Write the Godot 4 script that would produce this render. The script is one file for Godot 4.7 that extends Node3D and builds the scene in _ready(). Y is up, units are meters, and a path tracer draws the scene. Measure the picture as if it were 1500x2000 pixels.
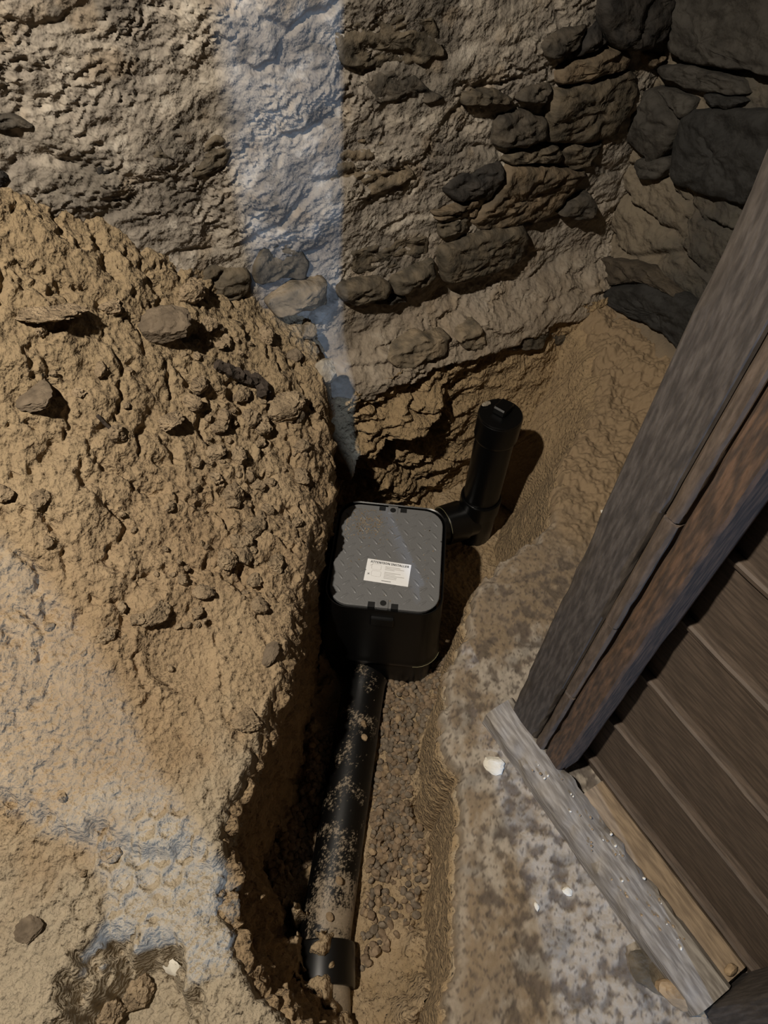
extends Node3D
# A trench dug through the earth floor of an old stone cellar: a lidded drain chamber with its pipe and riser,
# a heap of soil on the left, a broken lime screed and a timber partition on the right. Metres, y up, screed at y = 0.

const GX0 := -0.78
const GX1 := 1.72
const GZ0 := -1.42
const GZ1 := 0.34
const STEP := 0.0034
const WALL_Z := -1.38
const WALL_X := 1.70

var rng := RandomNumberGenerator.new()
var noises := {}
var mats := {}
var heap_x: Array[float] = [-0.8, -0.4, 0.0, 0.2, 0.4, 0.6, 0.8]
var heap_z: Array[float] = [-1.45, -1.25, -1.05, -0.85, -0.65, -0.45, -0.2, 0.1, 0.4]
var heap_h: Array[float] = [
	1.0, .95, .86, .73, .55, .35, .28,
	.83, .78, .68, .55, .39, .22, .18,
	.62, .56, .46, .33, .17, .08, .05,
	.42, .37, .28, .175, .055, .035, .035,
	.24, .21, .145, .085, .045, .04, .04,
	.10, .09, .07, .05, .04, .04, .04,
	.05, .05, .04, .03, .02, .02, .02,
	.03, .02, .0, -.02, .0, .0, .0,
	.02, .0, .0, .0, .0, .0, .0]
# the trench outline: the first LEFT_N points run along the heap, the rest back along the screed
var edge_left: Array[Vector2] = [Vector2(0.700, -1.400), Vector2(0.640, -1.250), Vector2(0.544, -1.056), Vector2(0.437, -0.921), Vector2(0.366, -0.818), Vector2(0.296, -0.737), Vector2(0.250, -0.675), Vector2(0.200, -0.605), Vector2(0.142, -0.556), Vector2(0.086, -0.498), Vector2(0.026, -0.451), Vector2(-0.006, -0.411), Vector2(-0.038, -0.356), Vector2(-0.058, -0.315), Vector2(-0.064, -0.243), Vector2(-0.072, -0.199), Vector2(-0.030, -0.100), Vector2(0.000, 0.000), Vector2(0.020, 0.360)]
var edge_right: Array[Vector2] = [Vector2(.08, .36), Vector2(.165, .10), Vector2(.203, .0), Vector2(.271, -.068), Vector2(.317, -.142), Vector2(.379, -.206), Vector2(.397, -.248), Vector2(.438, -.30), Vector2(.434, -.364), Vector2(.50, -.44), Vector2(.536, -.486),
	Vector2(.632, -.545), Vector2(.690, -.612), Vector2(.743, -.639), Vector2(.821, -.662), Vector2(.90, -.665), Vector2(1.0, -.706), Vector2(1.10, -.79), Vector2(1.188, -.868), Vector2(1.32, -.925), Vector2(1.45, -1.03), Vector2(1.55, -1.18), Vector2(1.60, -1.40)]
var outline: Array[Vector2] = []
var sd_w := 0
var sd_h := 0
var sd := PackedFloat32Array()
var top := PackedFloat32Array()
var top_w := 0
var top_h := 0
var treads: Array = []


# ---------------------------------------------------------------- small helpers

func noise(key: String, freq: float, octaves: int, s: int, kind := FastNoiseLite.TYPE_SIMPLEX_SMOOTH, fractal := FastNoiseLite.FRACTAL_FBM) -> FastNoiseLite:
	if not noises.has(key):
		var n := FastNoiseLite.new()
		n.seed = s
		n.noise_type = kind
		n.frequency = freq
		n.fractal_type = fractal if octaves > 1 else FastNoiseLite.FRACTAL_NONE
		n.fractal_octaves = octaves
		n.fractal_gain = 0.5
		noises[key] = n
	return noises[key]


func cells(key: String, freq: float, s: int, what: int, jitter := 1.0) -> FastNoiseLite:
	if not noises.has(key):
		var n := FastNoiseLite.new()
		n.seed = s
		n.noise_type = FastNoiseLite.TYPE_CELLULAR
		n.frequency = freq
		n.fractal_type = FastNoiseLite.FRACTAL_NONE
		n.cellular_distance_function = FastNoiseLite.DISTANCE_EUCLIDEAN
		n.cellular_return_type = what
		n.cellular_jitter = jitter
		noises[key] = n
	return noises[key]


func noise_map(freq: float, octaves: int, s: int, lo := Color.BLACK, hi := Color.WHITE, a := 0.25, b := 0.75, kind := FastNoiseLite.TYPE_SIMPLEX_SMOOTH) -> NoiseTexture2D:
	var n := FastNoiseLite.new()
	n.seed = s
	n.noise_type = kind
	n.frequency = freq
	n.fractal_octaves = octaves
	var t := NoiseTexture2D.new()
	t.width = 512
	t.height = 512
	t.seamless = true
	t.generate_mipmaps = false
	t.noise = n
	var g := Gradient.new()
	g.offsets = PackedFloat32Array([a, b])
	g.colors = PackedColorArray([lo, hi])
	t.color_ramp = g
	return t


func bump_map(freq: float, octaves: int, s: int) -> NoiseTexture2D:
	var t := noise_map(freq, octaves, s)
	t.color_ramp = null
	t.as_normal_map = true
	t.bump_strength = 8.0
	return t


func material(key: String, color: Color, rough: float, vertex := false) -> StandardMaterial3D:
	var m := StandardMaterial3D.new()
	m.resource_name = key
	m.albedo_color = color
	m.roughness = rough
	m.vertex_color_use_as_albedo = vertex
	mats[key] = m
	return m


func relief(m: StandardMaterial3D, t: Texture2D, per_metre: float, centimetres: float, color_map: Texture2D = null) -> StandardMaterial3D:
	m.normal_enabled = true
	m.normal_texture = t
	m.normal_scale = centimetres * 0.01 * per_metre * 512.0 * 2.0 / 8.0
	m.uv1_triplanar = true
	m.uv1_world_triplanar = true
	m.uv1_scale = Vector3.ONE * per_metre
	if color_map:
		m.albedo_texture = color_map
	return m


func numbered(called: String) -> String:
	if not has_node(NodePath(called)):
		return called
	var k := 1
	while has_node(NodePath("%s_%03d" % [called, k])):
		k += 1
	return "%s_%03d" % [called, k]


func tag(o: Node, label := "", category := "", group := "", kind := "") -> Node:
	if label: o.set_meta("label", label)
	if category: o.set_meta("category", category)
	if group: o.set_meta("group", group)
	if kind: o.set_meta("kind", kind)
	return o


func thing(called: String, at := Vector3.ZERO, turn := 0.0) -> Node3D:
	var o := Node3D.new()
	o.name = numbered(called)
	o.position = at
	o.rotation.y = turn
	add_child(o)
	return o


func put(called: String, mesh: Mesh, m: Material, parent: Node = null, at := Vector3.ZERO) -> MeshInstance3D:
	var o := MeshInstance3D.new()
	o.mesh = mesh
	o.material_override = m
	o.position = at
	if parent:
		var n := called
		var k := 1
		while parent.has_node(NodePath(n)):
			n = "%s_%03d" % [called, k]
			k += 1
		o.name = n
		parent.add_child(o)
	else:
		o.name = numbered(called)
		add_child(o)
	return o


# a mesh from a grid of points, nu along the first axis, normals from neighbours; keep (if given) says which points count
func grid_mesh(p: PackedVector3Array, c: PackedColorArray, nu: int, nv: int, flip: bool, keep := PackedByteArray(), closed := false) -> ArrayMesh:
	var nor := PackedVector3Array()
	nor.resize(p.size())
	var sgn := -1.0 if flip else 1.0
	for j in nv:
		var j0 := maxi(j - 1, 0) * nu
		var j1 := mini(j + 1, nv - 1) * nu
		for i in nu:
			var i0 := maxi(i - 1, 0)
			var i1 := mini(i + 1, nu - 1)
			if closed:
				i0 = (i + nu - 2) % (nu - 1) if i == 0 else i - 1
				i1 = 1 if i == nu - 1 else i + 1
			var r := j * nu
			nor[r + i] = (p[j1 + i] - p[j0 + i]).cross(p[r + i1] - p[r + i0]).normalized() * sgn
	var idx := PackedInt32Array()
	var all := keep.is_empty()
	for j in nv - 1:
		for i in nu - 1:
			var a := j * nu + i
			var b := a + 1
			var d := a + nu
			var e := d + 1
			if not all and not (keep[a] and keep[b] and keep[d] and keep[e]):
				continue
			if flip:
				idx.append_array([a, d, b, b, d, e])
			else:
				idx.append_array([a, b, d, b, e, d])
	return packed(p, nor, c, idx)


# drops the points that no triangle uses
func packed(p: PackedVector3Array, nor: PackedVector3Array, c: PackedColorArray, idx: PackedInt32Array) -> ArrayMesh:
	var to := PackedInt32Array()
	to.resize(p.size())
	to.fill(-1)
	var np := PackedVector3Array()
	var nn := PackedVector3Array()
	var nc := PackedColorArray()
	for k in idx.size():
		var a := idx[k]
		if to[a] < 0:
			to[a] = np.size()
			np.append(p[a])
			nn.append(nor[a])
			if c.size():
				nc.append(c[a])
		idx[k] = to[a]
	var arr := []
	arr.resize(Mesh.ARRAY_MAX)
	arr[Mesh.ARRAY_VERTEX] = np
	arr[Mesh.ARRAY_NORMAL] = nn
	if c.size():
		arr[Mesh.ARRAY_COLOR] = nc
	arr[Mesh.ARRAY_INDEX] = idx
	var m := ArrayMesh.new()
	m.add_surface_from_arrays(Mesh.PRIMITIVE_TRIANGLES, arr)
	return m


# rings of points (all the same count, closed) joined into a skin, with flat ends when capped
func loft(rings: Array, cap_start := true, cap_end := true, sharp := 35.0) -> ArrayMesh:
	var st := SurfaceTool.new()
	st.begin(Mesh.PRIMITIVE_TRIANGLES)
	st.set_smooth_group(-1)
	var tris: Array[Vector3] = []
	for k in rings.size() - 1:
		var a: PackedVector3Array = rings[k]
		var b: PackedVector3Array = rings[k + 1]
		var n := a.size()
		for i in n:
			var j := (i + 1) % n
			tris.append_array([a[i], b[i], b[j], a[i], b[j], a[j]])
	for e in 2:
		if (e == 0 and cap_start) or (e == 1 and cap_end):
			var r: PackedVector3Array = rings[0] if e == 0 else rings[-1]
			var mid := Vector3.ZERO
			for q in r: mid += q
			mid /= r.size()
			for i in r.size():
				var j := (i + 1) % r.size()
				if e == 0:
					tris.append_array([mid, r[i], r[j]])
				else:
					tris.append_array([mid, r[j], r[i]])
	return soft(tris, sharp)


# triangles with normals smoothed where faces meet at less than "sharp" degrees
func soft(tris: Array[Vector3], sharp := 35.0) -> ArrayMesh:
	var fn := PackedVector3Array()
	var at := {}
	var n := tris.size() / 3
	fn.resize(n)
	for f in n:
		var u: Vector3 = tris[f * 3 + 1] - tris[f * 3]
		var v: Vector3 = tris[f * 3 + 2] - tris[f * 3]
		fn[f] = v.cross(u)
		for k in 3:
			var key: Vector3i = Vector3i((tris[f * 3 + k] * 20000.0).round())
			if not at.has(key):
				at[key] = PackedInt32Array()
			at[key].append(f)
	var lim := cos(deg_to_rad(sharp))
	var p := PackedVector3Array()
	var nor := PackedVector3Array()
	for f in n:
		var me := fn[f].normalized()
		for k in 3:
			var key: Vector3i = Vector3i((tris[f * 3 + k] * 20000.0).round())
			var s := Vector3.ZERO
			for g in at[key]:
				if fn[g].normalized().dot(me) > lim:
					s += fn[g]
			p.append(tris[f * 3 + k])
			nor.append(s.normalized() if s.length_squared() > 0.0 else Vector3.UP)
	var arr := []
	arr.resize(Mesh.ARRAY_MAX)
	arr[Mesh.ARRAY_VERTEX] = p
	arr[Mesh.ARRAY_NORMAL] = nor
	var m := ArrayMesh.new()
	m.add_surface_from_arrays(Mesh.PRIMITIVE_TRIANGLES, arr)
	return m


func rounded_ring(w: float, l: float, r: float, y: float, seg := 8) -> PackedVector3Array:
	var out := PackedVector3Array()
	var cs := [Vector2(w / 2 - r, l / 2 - r), Vector2(-w / 2 + r, l / 2 - r), Vector2(-w / 2 + r, -l / 2 + r), Vector2(w / 2 - r, -l / 2 + r)]
	for q in 4:
		for k in seg + 1:
			var a := (q + float(k) / seg) * PI / 2
			out.append(Vector3(cs[q].x + cos(a) * r, y, cs[q].y + sin(a) * r))
	out.reverse()
	return out


func circle(c: Vector3, axis: Vector3, r: float, n := 40) -> PackedVector3Array:
	var u := axis.cross(Vector3(0.13, 0.31, 0.94) if absf(axis.z) < 0.8 else Vector3.RIGHT).normalized()
	var v := axis.cross(u).normalized()
	var out := PackedVector3Array()
	for k in n:
		var a := TAU * k / n
		out.append(c + (u * cos(a) - v * sin(a)) * r)
	out.reverse()
	return out


# a turned shape along an axis: profile of (distance along, radius)
func turned(from: Vector3, axis: Vector3, profile: Array, n := 40, cap_a := true, cap_b := true) -> ArrayMesh:
	var rings := []
	for q in profile:
		rings.append(circle(from + axis * q.x, axis, q.y, n))
	return loft(rings, cap_a, cap_b)


func bevel_box(lo: Vector3, hi: Vector3, b := 0.003) -> ArrayMesh:
	var tris: Array[Vector3] = []
	var c := (lo + hi) / 2
	var h := (hi - lo) / 2
	b = minf(b, 0.49 * minf(h.x, minf(h.y, h.z)) * 2.0)
	var rings := []
	for s in [[-h.z, b], [-h.z + b, 0.0], [h.z - b, 0.0], [h.z, b]]:
		var x: float = h.x - s[1]
		var y: float = h.y - s[1]
		var pts := [Vector2(x - b, y), Vector2(x, y - b), Vector2(x, -y + b), Vector2(x - b, -y), Vector2(-x + b, -y), Vector2(-x, -y + b), Vector2(-x, y - b), Vector2(-x + b, y)]
		var ring := PackedVector3Array()
		for q in pts:
			ring.append(c + Vector3(q.x, q.y, s[0]))
		ring.reverse()
		rings.append(ring)
	return loft(rings, true, true, 30.0)


# a long timber: a bevelled box cut into slices along its longest side and worn by noise
func timber(lo: Vector3, hi: Vector3, wear: float, s: int, slice := 0.03, bevel := 0.004) -> ArrayMesh:
	var size := hi - lo
	var ax := size.max_axis_index()
	var a1 := (ax + 1) % 3
	var a2 := (ax + 2) % 3
	var nz := noise("wear%d" % s, 9.0, 4, s)
	var count := int(size[ax] / slice) + 2
	var rings := []
	var w := size[a1] / 2
	var h := size[a2] / 2
	var mid := (lo + hi) / 2
	var sec: Array[Vector2] = []
	var per := 5
	for side in 4:
		for k in per:
			var t := lerpf(-1.0, 1.0, float(k) / (per - 1))
			var uu: float
			var vv: float
			match side:
				0: uu = w; vv = t * (h - bevel)
				1: uu = -t * (w - bevel); vv = h
				2: uu = -w; vv = -t * (h - bevel)
				3: uu = t * (w - bevel); vv = -h
			sec.append(Vector2(uu, vv))
	for i in count:
		var f := float(i) / (count - 1)
		var ring := PackedVector3Array()
		for q in sec:
			var p := mid
			p[ax] = lerpf(lo[ax], hi[ax], f)
			p[a1] += q.x
			p[a2] += q.y
			var stretch := p
			stretch[ax] *= 0.25
			var n := nz.get_noise_3dv(stretch)
			var n2 := nz.get_noise_3dv(p * 2.0 + Vector3(9, 3, 1))
			var corner: float = 1.0 if absf(absf(q.x) - w) < bevel * 1.01 and absf(absf(q.y) - h) < bevel * 1.01 else 0.45
			var inward := Vector3.ZERO
			inward[a1] = -signf(q.x)
			inward[a2] = -signf(q.y)
			p += inward * wear * corner * maxf(0.0, n * 0.8 + n2 * 0.5)
			ring.append(p)
		rings.append(ring)
	var first := loft(rings, true, true, 40.0)
	return first


var ball_cache := {}

func ball(subdiv: int) -> Array[Vector3]:
	if ball_cache.has(subdiv):
		return ball_cache[subdiv]
	var t := (1.0 + sqrt(5.0)) / 2.0
	var v := [Vector3(-1, t, 0), Vector3(1, t, 0), Vector3(-1, -t, 0), Vector3(1, -t, 0), Vector3(0, -1, t), Vector3(0, 1, t), Vector3(0, -1, -t), Vector3(0, 1, -t), Vector3(t, 0, -1), Vector3(t, 0, 1), Vector3(-t, 0, -1), Vector3(-t, 0, 1)]
	var f := [0, 11, 5, 0, 5, 1, 0, 1, 7, 0, 7, 10, 0, 10, 11, 1, 5, 9, 5, 11, 4, 11, 10, 2, 10, 7, 6, 7, 1, 8, 3, 9, 4, 3, 4, 2, 3, 2, 6, 3, 6, 8, 3, 8, 9, 4, 9, 5, 2, 4, 11, 6, 2, 10, 8, 6, 7, 9, 8, 1]
	var tris: Array[Vector3] = []
	for k in range(0, f.size(), 3):
		tris.append_array([v[f[k]].normalized(), v[f[k + 2]].normalized(), v[f[k + 1]].normalized()])
	for s in subdiv:
		var more: Array[Vector3] = []
		for k in range(0, tris.size(), 3):
			var a := tris[k]
			var b := tris[k + 1]
			var c := tris[k + 2]
			var ab := ((a + b) / 2).normalized()
			var bc := ((b + c) / 2).normalized()
			var ca := ((c + a) / 2).normalized()
			more.append_array([a, ab, ca, b, bc, ab, c, ca, bc, ab, bc, ca])
		tris = more
	ball_cache[subdiv] = tris
	return tris


# a broken stone: a ball cut by random planes and roughened
func rock(size: Vector3, s: int, subdiv := 2, planes := 11, rough := 0.06, sharp := 28.0) -> ArrayMesh:
	rng.seed = s
	var cuts: Array = []
	for k in planes:
		var d := Vector3(rng.randfn(), rng.randfn(), rng.randfn()).normalized()
		cuts.append([d, rng.randf_range(0.62, 0.9)])
	var nz := noise("rock", 1.7, 3, 5)
	var off := Vector3(s * 1.37, s * 0.71, s * 2.1)
	var tris: Array[Vector3] = []
	for d in ball(subdiv):
		var r := 1.0
		for c in cuts:
			var q: float = d.dot(c[0])
			if q > 0.05:
				r = minf(r, c[1] / q)
		r *= 1.0 + rough * nz.get_noise_3dv(d * 1.6 + off)
		tris.append(d * r * size / 2.0 * 1.2)
	return soft(tris, sharp)


# a stone that shows in a wall face: an outline in the wall's own plane (u, v) raised by "thick" and rounded towards the joints
func wall_stone(line: Array, thick: float, s: int, to_world: Transform3D, slope := Vector2.ZERO, edge := 0.25, rough := 1.0) -> ArrayMesh:
	rng.seed = s
	var poly := PackedVector2Array(line)
	var mid := Vector2.ZERO
	for q in poly: mid += q
	mid /= poly.size()
	var per := 0.0
	for k in poly.size():
		per += poly[k].distance_to(poly[(k + 1) % poly.size()])
	var count := clampi(int(per / 0.012), 28, 150)
	var rim := PackedVector2Array()
	var nz := noise("stone_rim", 16.0, 4, 3)
	for k in poly.size():
		var a := poly[k]
		var b := poly[(k + 1) % poly.size()]
		var n := maxi(1, int(round(a.distance_to(b) / per * count)))
		for i in n:
			var q := a.lerp(b, float(i) / n)
			var d := nz.get_noise_2d(q.x + s * 3.1, q.y - s * 1.7)
			var e := nz.get_noise_2d(q.x * 1.0 + 50.0, q.y + s)
			rim.append(mid + (q - mid) * 1.035 + Vector2(d, e) * 0.009)
	# rounds off the corners a little
	for pass_ in 1:
		var sm := PackedVector2Array()
		for k in rim.size():
			sm.append(rim[k] * 0.5 + (rim[k - 1] + rim[(k + 1) % rim.size()]) * 0.25)
		rim = sm
	if not Geometry2D.is_polygon_clockwise(rim):
		rim.reverse()
	var fine := noise("stone_face", 7.0, 5, 21)
	var crack := noise("stone_crack", 5.0, 3, 22, FastNoiseLite.TYPE_SIMPLEX_SMOOTH, FastNoiseLite.FRACTAL_RIDGED)
	var cuts: Array = []
	var reach := 0.0
	for q in rim: reach = maxf(reach, q.distance_to(mid))
	for k in 5:
		var a := rng.randf() * TAU
		cuts.append([Vector2(cos(a), sin(a) * 1.6) * rng.randf_range(0.2, 0.75) / reach, rng.randf_range(0.75, 1.15)])
	var rings := 13
	var n := rim.size()
	var p := PackedVector3Array()
	var c := PackedColorArray()
	for r in rings:
		var f := float(r) / (rings - 1)
		# f 0: behind the face; then over the edge; then inwards
		var inset: float = 0.0 if r < 2 else pow((f * rings - 1.0) / (rings - 1.0), 1.15)
		for k in n + 1:
			var q: Vector2 = rim[k % n].lerp(mid, clampf(inset, 0.0, 0.995))
			var dist: float = rim[k % n].distance_to(mid) * inset
			var lift: float = 0.0
			if r == 0:
				lift = -0.05
			else:
				var e := clampf(dist / (edge * thick * 2.2 + 0.003), 0.0, 1.0)
				var flat := 1.0
				for cut in cuts:
					flat = minf(flat, cut[1] - (q - mid).dot(cut[0]))
				lift = thick * (0.30 + 0.70 * sqrt(1.0 - (1.0 - e) * (1.0 - e)) * maxf(flat, 0.15))
				lift += slope.dot(q - mid)
				lift += rough * (0.010 * fine.get_noise_3d(q.x * 1.3, q.y * 2.0, s * 2.3) + 0.007 * fine.get_noise_3d(q.x * 5.0, q.y * 8.0, s * 1.3) - 0.016 * maxf(0.0, crack.get_noise_3d(q.x * 1.2, q.y * 2.6, s * 0.7) - 0.3))
			p.append(to_world * Vector3(q.x, q.y, lift))
	var m := grid_mesh(p, c, n + 1, rings, false, PackedByteArray(), true)
	return m


# ---------------------------------------------------------------- heights of the ground

func heap_at(x: float, z: float) -> float:
	x = clampf(x, heap_x[0], heap_x[6] - 1e-5)
	z = clampf(z, heap_z[0], heap_z[8] - 1e-5)
	var i := 0
	while x >= heap_x[i + 1]: i += 1
	var j := 0
	while z >= heap_z[j + 1]: j += 1
	var fx := (x - heap_x[i]) / (heap_x[i + 1] - heap_x[i])
	var fz := (z - heap_z[j]) / (heap_z[j + 1] - heap_z[j])
	return lerpf(lerpf(heap_h[j * 7 + i], heap_h[j * 7 + i + 1], fx), lerpf(heap_h[j * 7 + 7 + i], heap_h[j * 7 + 8 + i], fx), fz)


# averaged over a small neighbourhood, so that the table's creases do not show
func heap_soft(x: float, z: float) -> float:
	var d := 0.05
	return 0.25 * (heap_at(x - d, z - d) + heap_at(x + d, z - d) + heap_at(x - d, z + d) + heap_at(x + d, z + d))


func build_sd() -> void:
	outline = []
	outline.append_array(edge_left)
	outline.append_array(edge_right)
	sd_w = int((GX1 - GX0) / 0.01) + 3
	sd_h = int((GZ1 - GZ0) / 0.01) + 3
	sd.resize(sd_w * sd_h)
	var poly := PackedVector2Array(outline)
	var n := poly.size()
	for j in sd_h:
		for i in sd_w:
			var q := Vector2(GX0 + i * 0.01, GZ0 + j * 0.01)
			var best := 1e9
			for k in n:
				best = minf(best, q.distance_squared_to(Geometry2D.get_closest_point_to_segment(q, poly[k], poly[(k + 1) % n])))
			sd[j * sd_w + i] = sqrt(best) * (1.0 if Geometry2D.is_point_in_polygon(q, poly) else -1.0)


func inside(x: float, z: float) -> float:   # distance into the trench outline, negative outside
	var u := clampf((x - GX0) / 0.01, 0.0, sd_w - 1.01)
	var v := clampf((z - GZ0) / 0.01, 0.0, sd_h - 1.01)
	var i := int(u)
	var j := int(v)
	var a := j * sd_w + i
	u -= i
	v -= j
	return lerpf(lerpf(sd[a], sd[a + 1], u), lerpf(sd[a + sd_w], sd[a + sd_w + 1], u), v)


func is_left(x: float, z: float) -> bool:
	# left of the middle line of the trench
	var mid := [Vector2(.66, -1.5), Vector2(.80, -1.1), Vector2(.55, -.78), Vector2(.34, -.47), Vector2(.17, -.18), Vector2(.10, .02), Vector2(.05, .4)]
	for k in mid.size() - 1:
		if z < mid[k + 1].y or k == mid.size() - 2:
			var f: float = (z - mid[k].y) / (mid[k + 1].y - mid[k].y)
			return x < lerpf(mid[k].x, mid[k + 1].x, f)
	return false


func top_at(x: float, z: float) -> float:   # height of the finished ground
	var i := clampi(int(round((x - GX0) / STEP)), 0, top_w - 1)
	var j := clampi(int(round((z - GZ0) / STEP)), 0, top_h - 1)
	return top[j * top_w + i]


func hex_line(x: float, z: float, size: float) -> float:   # 0 in the middle of a hexagon, 1 on its border
	var q := Vector2(x, z) / size
	var r := Vector2(1.0, 1.7320508)
	var h := r * 0.5
	var a := Vector2(fposmod(q.x, r.x), fposmod(q.y, r.y)) - h
	var b := Vector2(fposmod(q.x - h.x, r.x), fposmod(q.y - h.y, r.y)) - h
	var g := a if a.length_squared() < b.length_squared() else b
	g = g.abs()
	return maxf(g.x, g.dot(Vector2(0.5, 0.8660254))) * 2.0


# ---------------------------------------------------------------- the scene

func _ready() -> void:
	var env := Environment.new()
	env.background_mode = Environment.BG_COLOR
	env.background_color = Color(0.35, 0.42, 0.55)
	env.background_energy_multiplier = 0.05
	env.tonemap_mode = Environment.TONE_MAPPER_LINEAR
	env.tonemap_exposure = 1.0
	env.sdfgi_enabled = true
	env.ssao_enabled = true
	env.ssil_enabled = true
	var we := WorldEnvironment.new()
	we.name = "surroundings"
	we.environment = env
	add_child(we)
	var cam := Camera3D.new()
	cam.name = "camera"
	cam.fov = 71.075   # 2000 pixels high at a focal length of 1400 pixels
	cam.near = 0.02
	cam.transform = Transform3D(Basis(Vector3(0.85610, 0.04736, 0.51464), Vector3(0.37697, 0.62399, -0.68449), Vector3(-0.35355, 0.77999, 0.51635)), Vector3(0, 1.4, 0))
	cam.current = true
	add_child(cam)
	daylight()
	work_lamp(Vector3(-0.64, 2.35, -0.46), Vector3(0.20, 0.15, -1.02))
	make_materials()
	build_sd()
	room_shell()
	back_wall()
	right_wall()
	ground()
	trench_sides()
	partition()
	chamber()
	pipes()
	gravel()
	loose_things()


func daylight() -> void:
	# daylight from the passage behind the camera; an added mask in room_shell() cuts it into patches
	var l := OmniLight3D.new()
	l.name = "passage_daylight"
	l.position = Vector3(-0.2, 2.0, 4.0)
	l.light_color = Color(0.70, 0.82, 1.0)
	l.light_energy = 17.0
	l.light_size = 0.035
	l.omni_range = 12.0
	l.omni_attenuation = 2.0
	l.shadow_enabled = true
	add_child(l)


func work_lamp(at: Vector3, aim: Vector3) -> void:
	var dir := (aim - at).normalized()
	var l := SpotLight3D.new()
	l.name = "work_lamp_light"
	l.position = at
	l.basis = Basis.looking_at(dir, Vector3(0, 0, -1))
	l.light_color = Color(1.0, 0.955, 0.89)
	l.light_energy = 6.7
	l.light_size = 0.03
	l.spot_angle = 56.0
	l.spot_angle_attenuation = 0.9
	l.spot_range = 12.0
	l.spot_attenuation = 2.0
	l.shadow_enabled = true
	add_child(l)
	var o := thing("work_lamp", at)
	var glow := material("lamp_glow", Color(1, 0.95, 0.85), 0.4)
	glow.emission_enabled = true
	glow.emission = Color(1.0, 0.955, 0.89)
	glow.emission_energy_multiplier = 2.0
	put("lamp_face", turned(dir * -0.012, dir * -1.0, [Vector2(0, .045), Vector2(.003, .045)], 28), glow, o)
	var metal := material("lamp_metal", Color(0.1, 0.1, 0.1), 0.5)
	put("housing", turned(dir * -0.016, dir * -1.0, [Vector2(0, .052), Vector2(.03, .048), Vector2(.07, .022), Vector2(.11, .018)], 28), metal, o)
	put("cord", tube(PackedVector3Array([dir * -0.12, dir * -0.17, Vector3(dir.x * -0.19, 0.22, dir.z * -0.19), Vector3(dir.x * -0.19, 0.40, dir.z * -0.19)]), .004, 8), metal, o)
	tag(o, "small work lamp hanging from the ceiling on a black cord", "lamp")


func make_materials() -> void:
	var grain := bump_map(0.045, 5, 4)
	var grit := bump_map(0.02, 5, 9)
	var mottle := noise_map(0.012, 5, 12, Color(0.72, 0.71, 0.70), Color(1, 1, 1), 0.2, 0.75)
	relief(material("soil", Color(.875, .865, .835), 0.97, true), grain, 3.0, 0.45)
	relief(material("mortar", Color(.84, .83, .82), 0.95, true), grit, 2.2, 0.5)
	relief(material("screed", Color(.86, .85, .84), 0.9, true), grit, 2.6, 0.16)
	for k in 5:
		var col: Color = [Color(.335, .315, .285), Color(.405, .375, .325), Color(.48, .43, .36), Color(.235, .225, .215), Color(.53, .485, .415)][k]
		var m := relief(material("stone%d" % k, col, 0.8), grit, 2.4, 0.35, noise_map(0.014, 5, 31 + k, Color(0.6, 0.6, 0.6), Color(1, 0.97, 0.93), 0.2, 0.75))
		m.metallic_specular = 0.35
	relief(material("stone_shaded", Color(.25, .235, .21), 0.85), grit, 2.4, 0.35, mottle)  # right wall stones, three tones: the wall's shade is put into the colour
	relief(material("stone_shaded_brown", Color(.29, .255, .205), 0.85), grit, 2.4, 0.35, mottle)
	relief(material("stone_shaded_black", Color(.16, .155, .145), 0.85), grit, 2.4, 0.35, mottle)
	relief(material("gravel", Color(.56, .48, .385), 0.85), grit, 6.0, 0.1, mottle)
	relief(material("gravel_grey", Color(.50, .45, .385), 0.85), grit, 6.0, 0.1, mottle)
	relief(material("gravel_tan", Color(.62, .53, .41), 0.85), grit, 6.0, 0.1, mottle)
	relief(material("clod", Color(.615, .54, .435), 0.97), grain, 4.0, 0.4, mottle)
	relief(material("stone_dusty", Color(.46, .405, .335), 0.9), grit, 4.0, 0.3, mottle)
	relief(material("stone_pale", Color(.64, .60, .53), 0.85), grit, 5.0, 0.2, mottle)
	relief(material("flake", Color(.80, .78, .73), 0.8), grit, 5.0, 0.1)
	var black := material("black_plastic", Color(.026, .026, .027), 0.34)
	black.metallic_specular = 0.5
	material("pipe_plastic", Color.WHITE, 0.42, true)
	var lid := relief(material("lid_plastic", Color(.42, .42, .42), 0.40), bump_map(0.05, 3, 8), 8.0, 0.02)
	lid.metallic_specular = 0.5
	material("hole_black", Color(.012, .012, .012), 0.7)
	material("paper", Color(.93, .93, .93), 0.6)
	material("ink", Color(.10, .10, .11), 0.7)
	material("faint_ink", Color(.62, .60, .58), 0.7)
	material("yellow_scuff", Color(.44, .42, .31), 0.7)
	wood("wood_grey", Color(.19, .17, .155), Color(.285, .26, .24), 17)
	wood("wood_brown", Color(.25, .21, .175), Color(.335, .285, .24), 18)
	wood("wood_orange", Color(.20, .16, .13), Color(.35, .265, .20), 19)
	wood("wood_pale", Color(.40, .375, .345), Color(.56, .535, .50), 20)
	wood("wood_tan", Color(.42, .36, .29), Color(.54, .47, .38), 23)
	relief(material("char", Color(.27, .23, .195), 0.9), grit, 5.0, 0.3, mottle)


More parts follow.
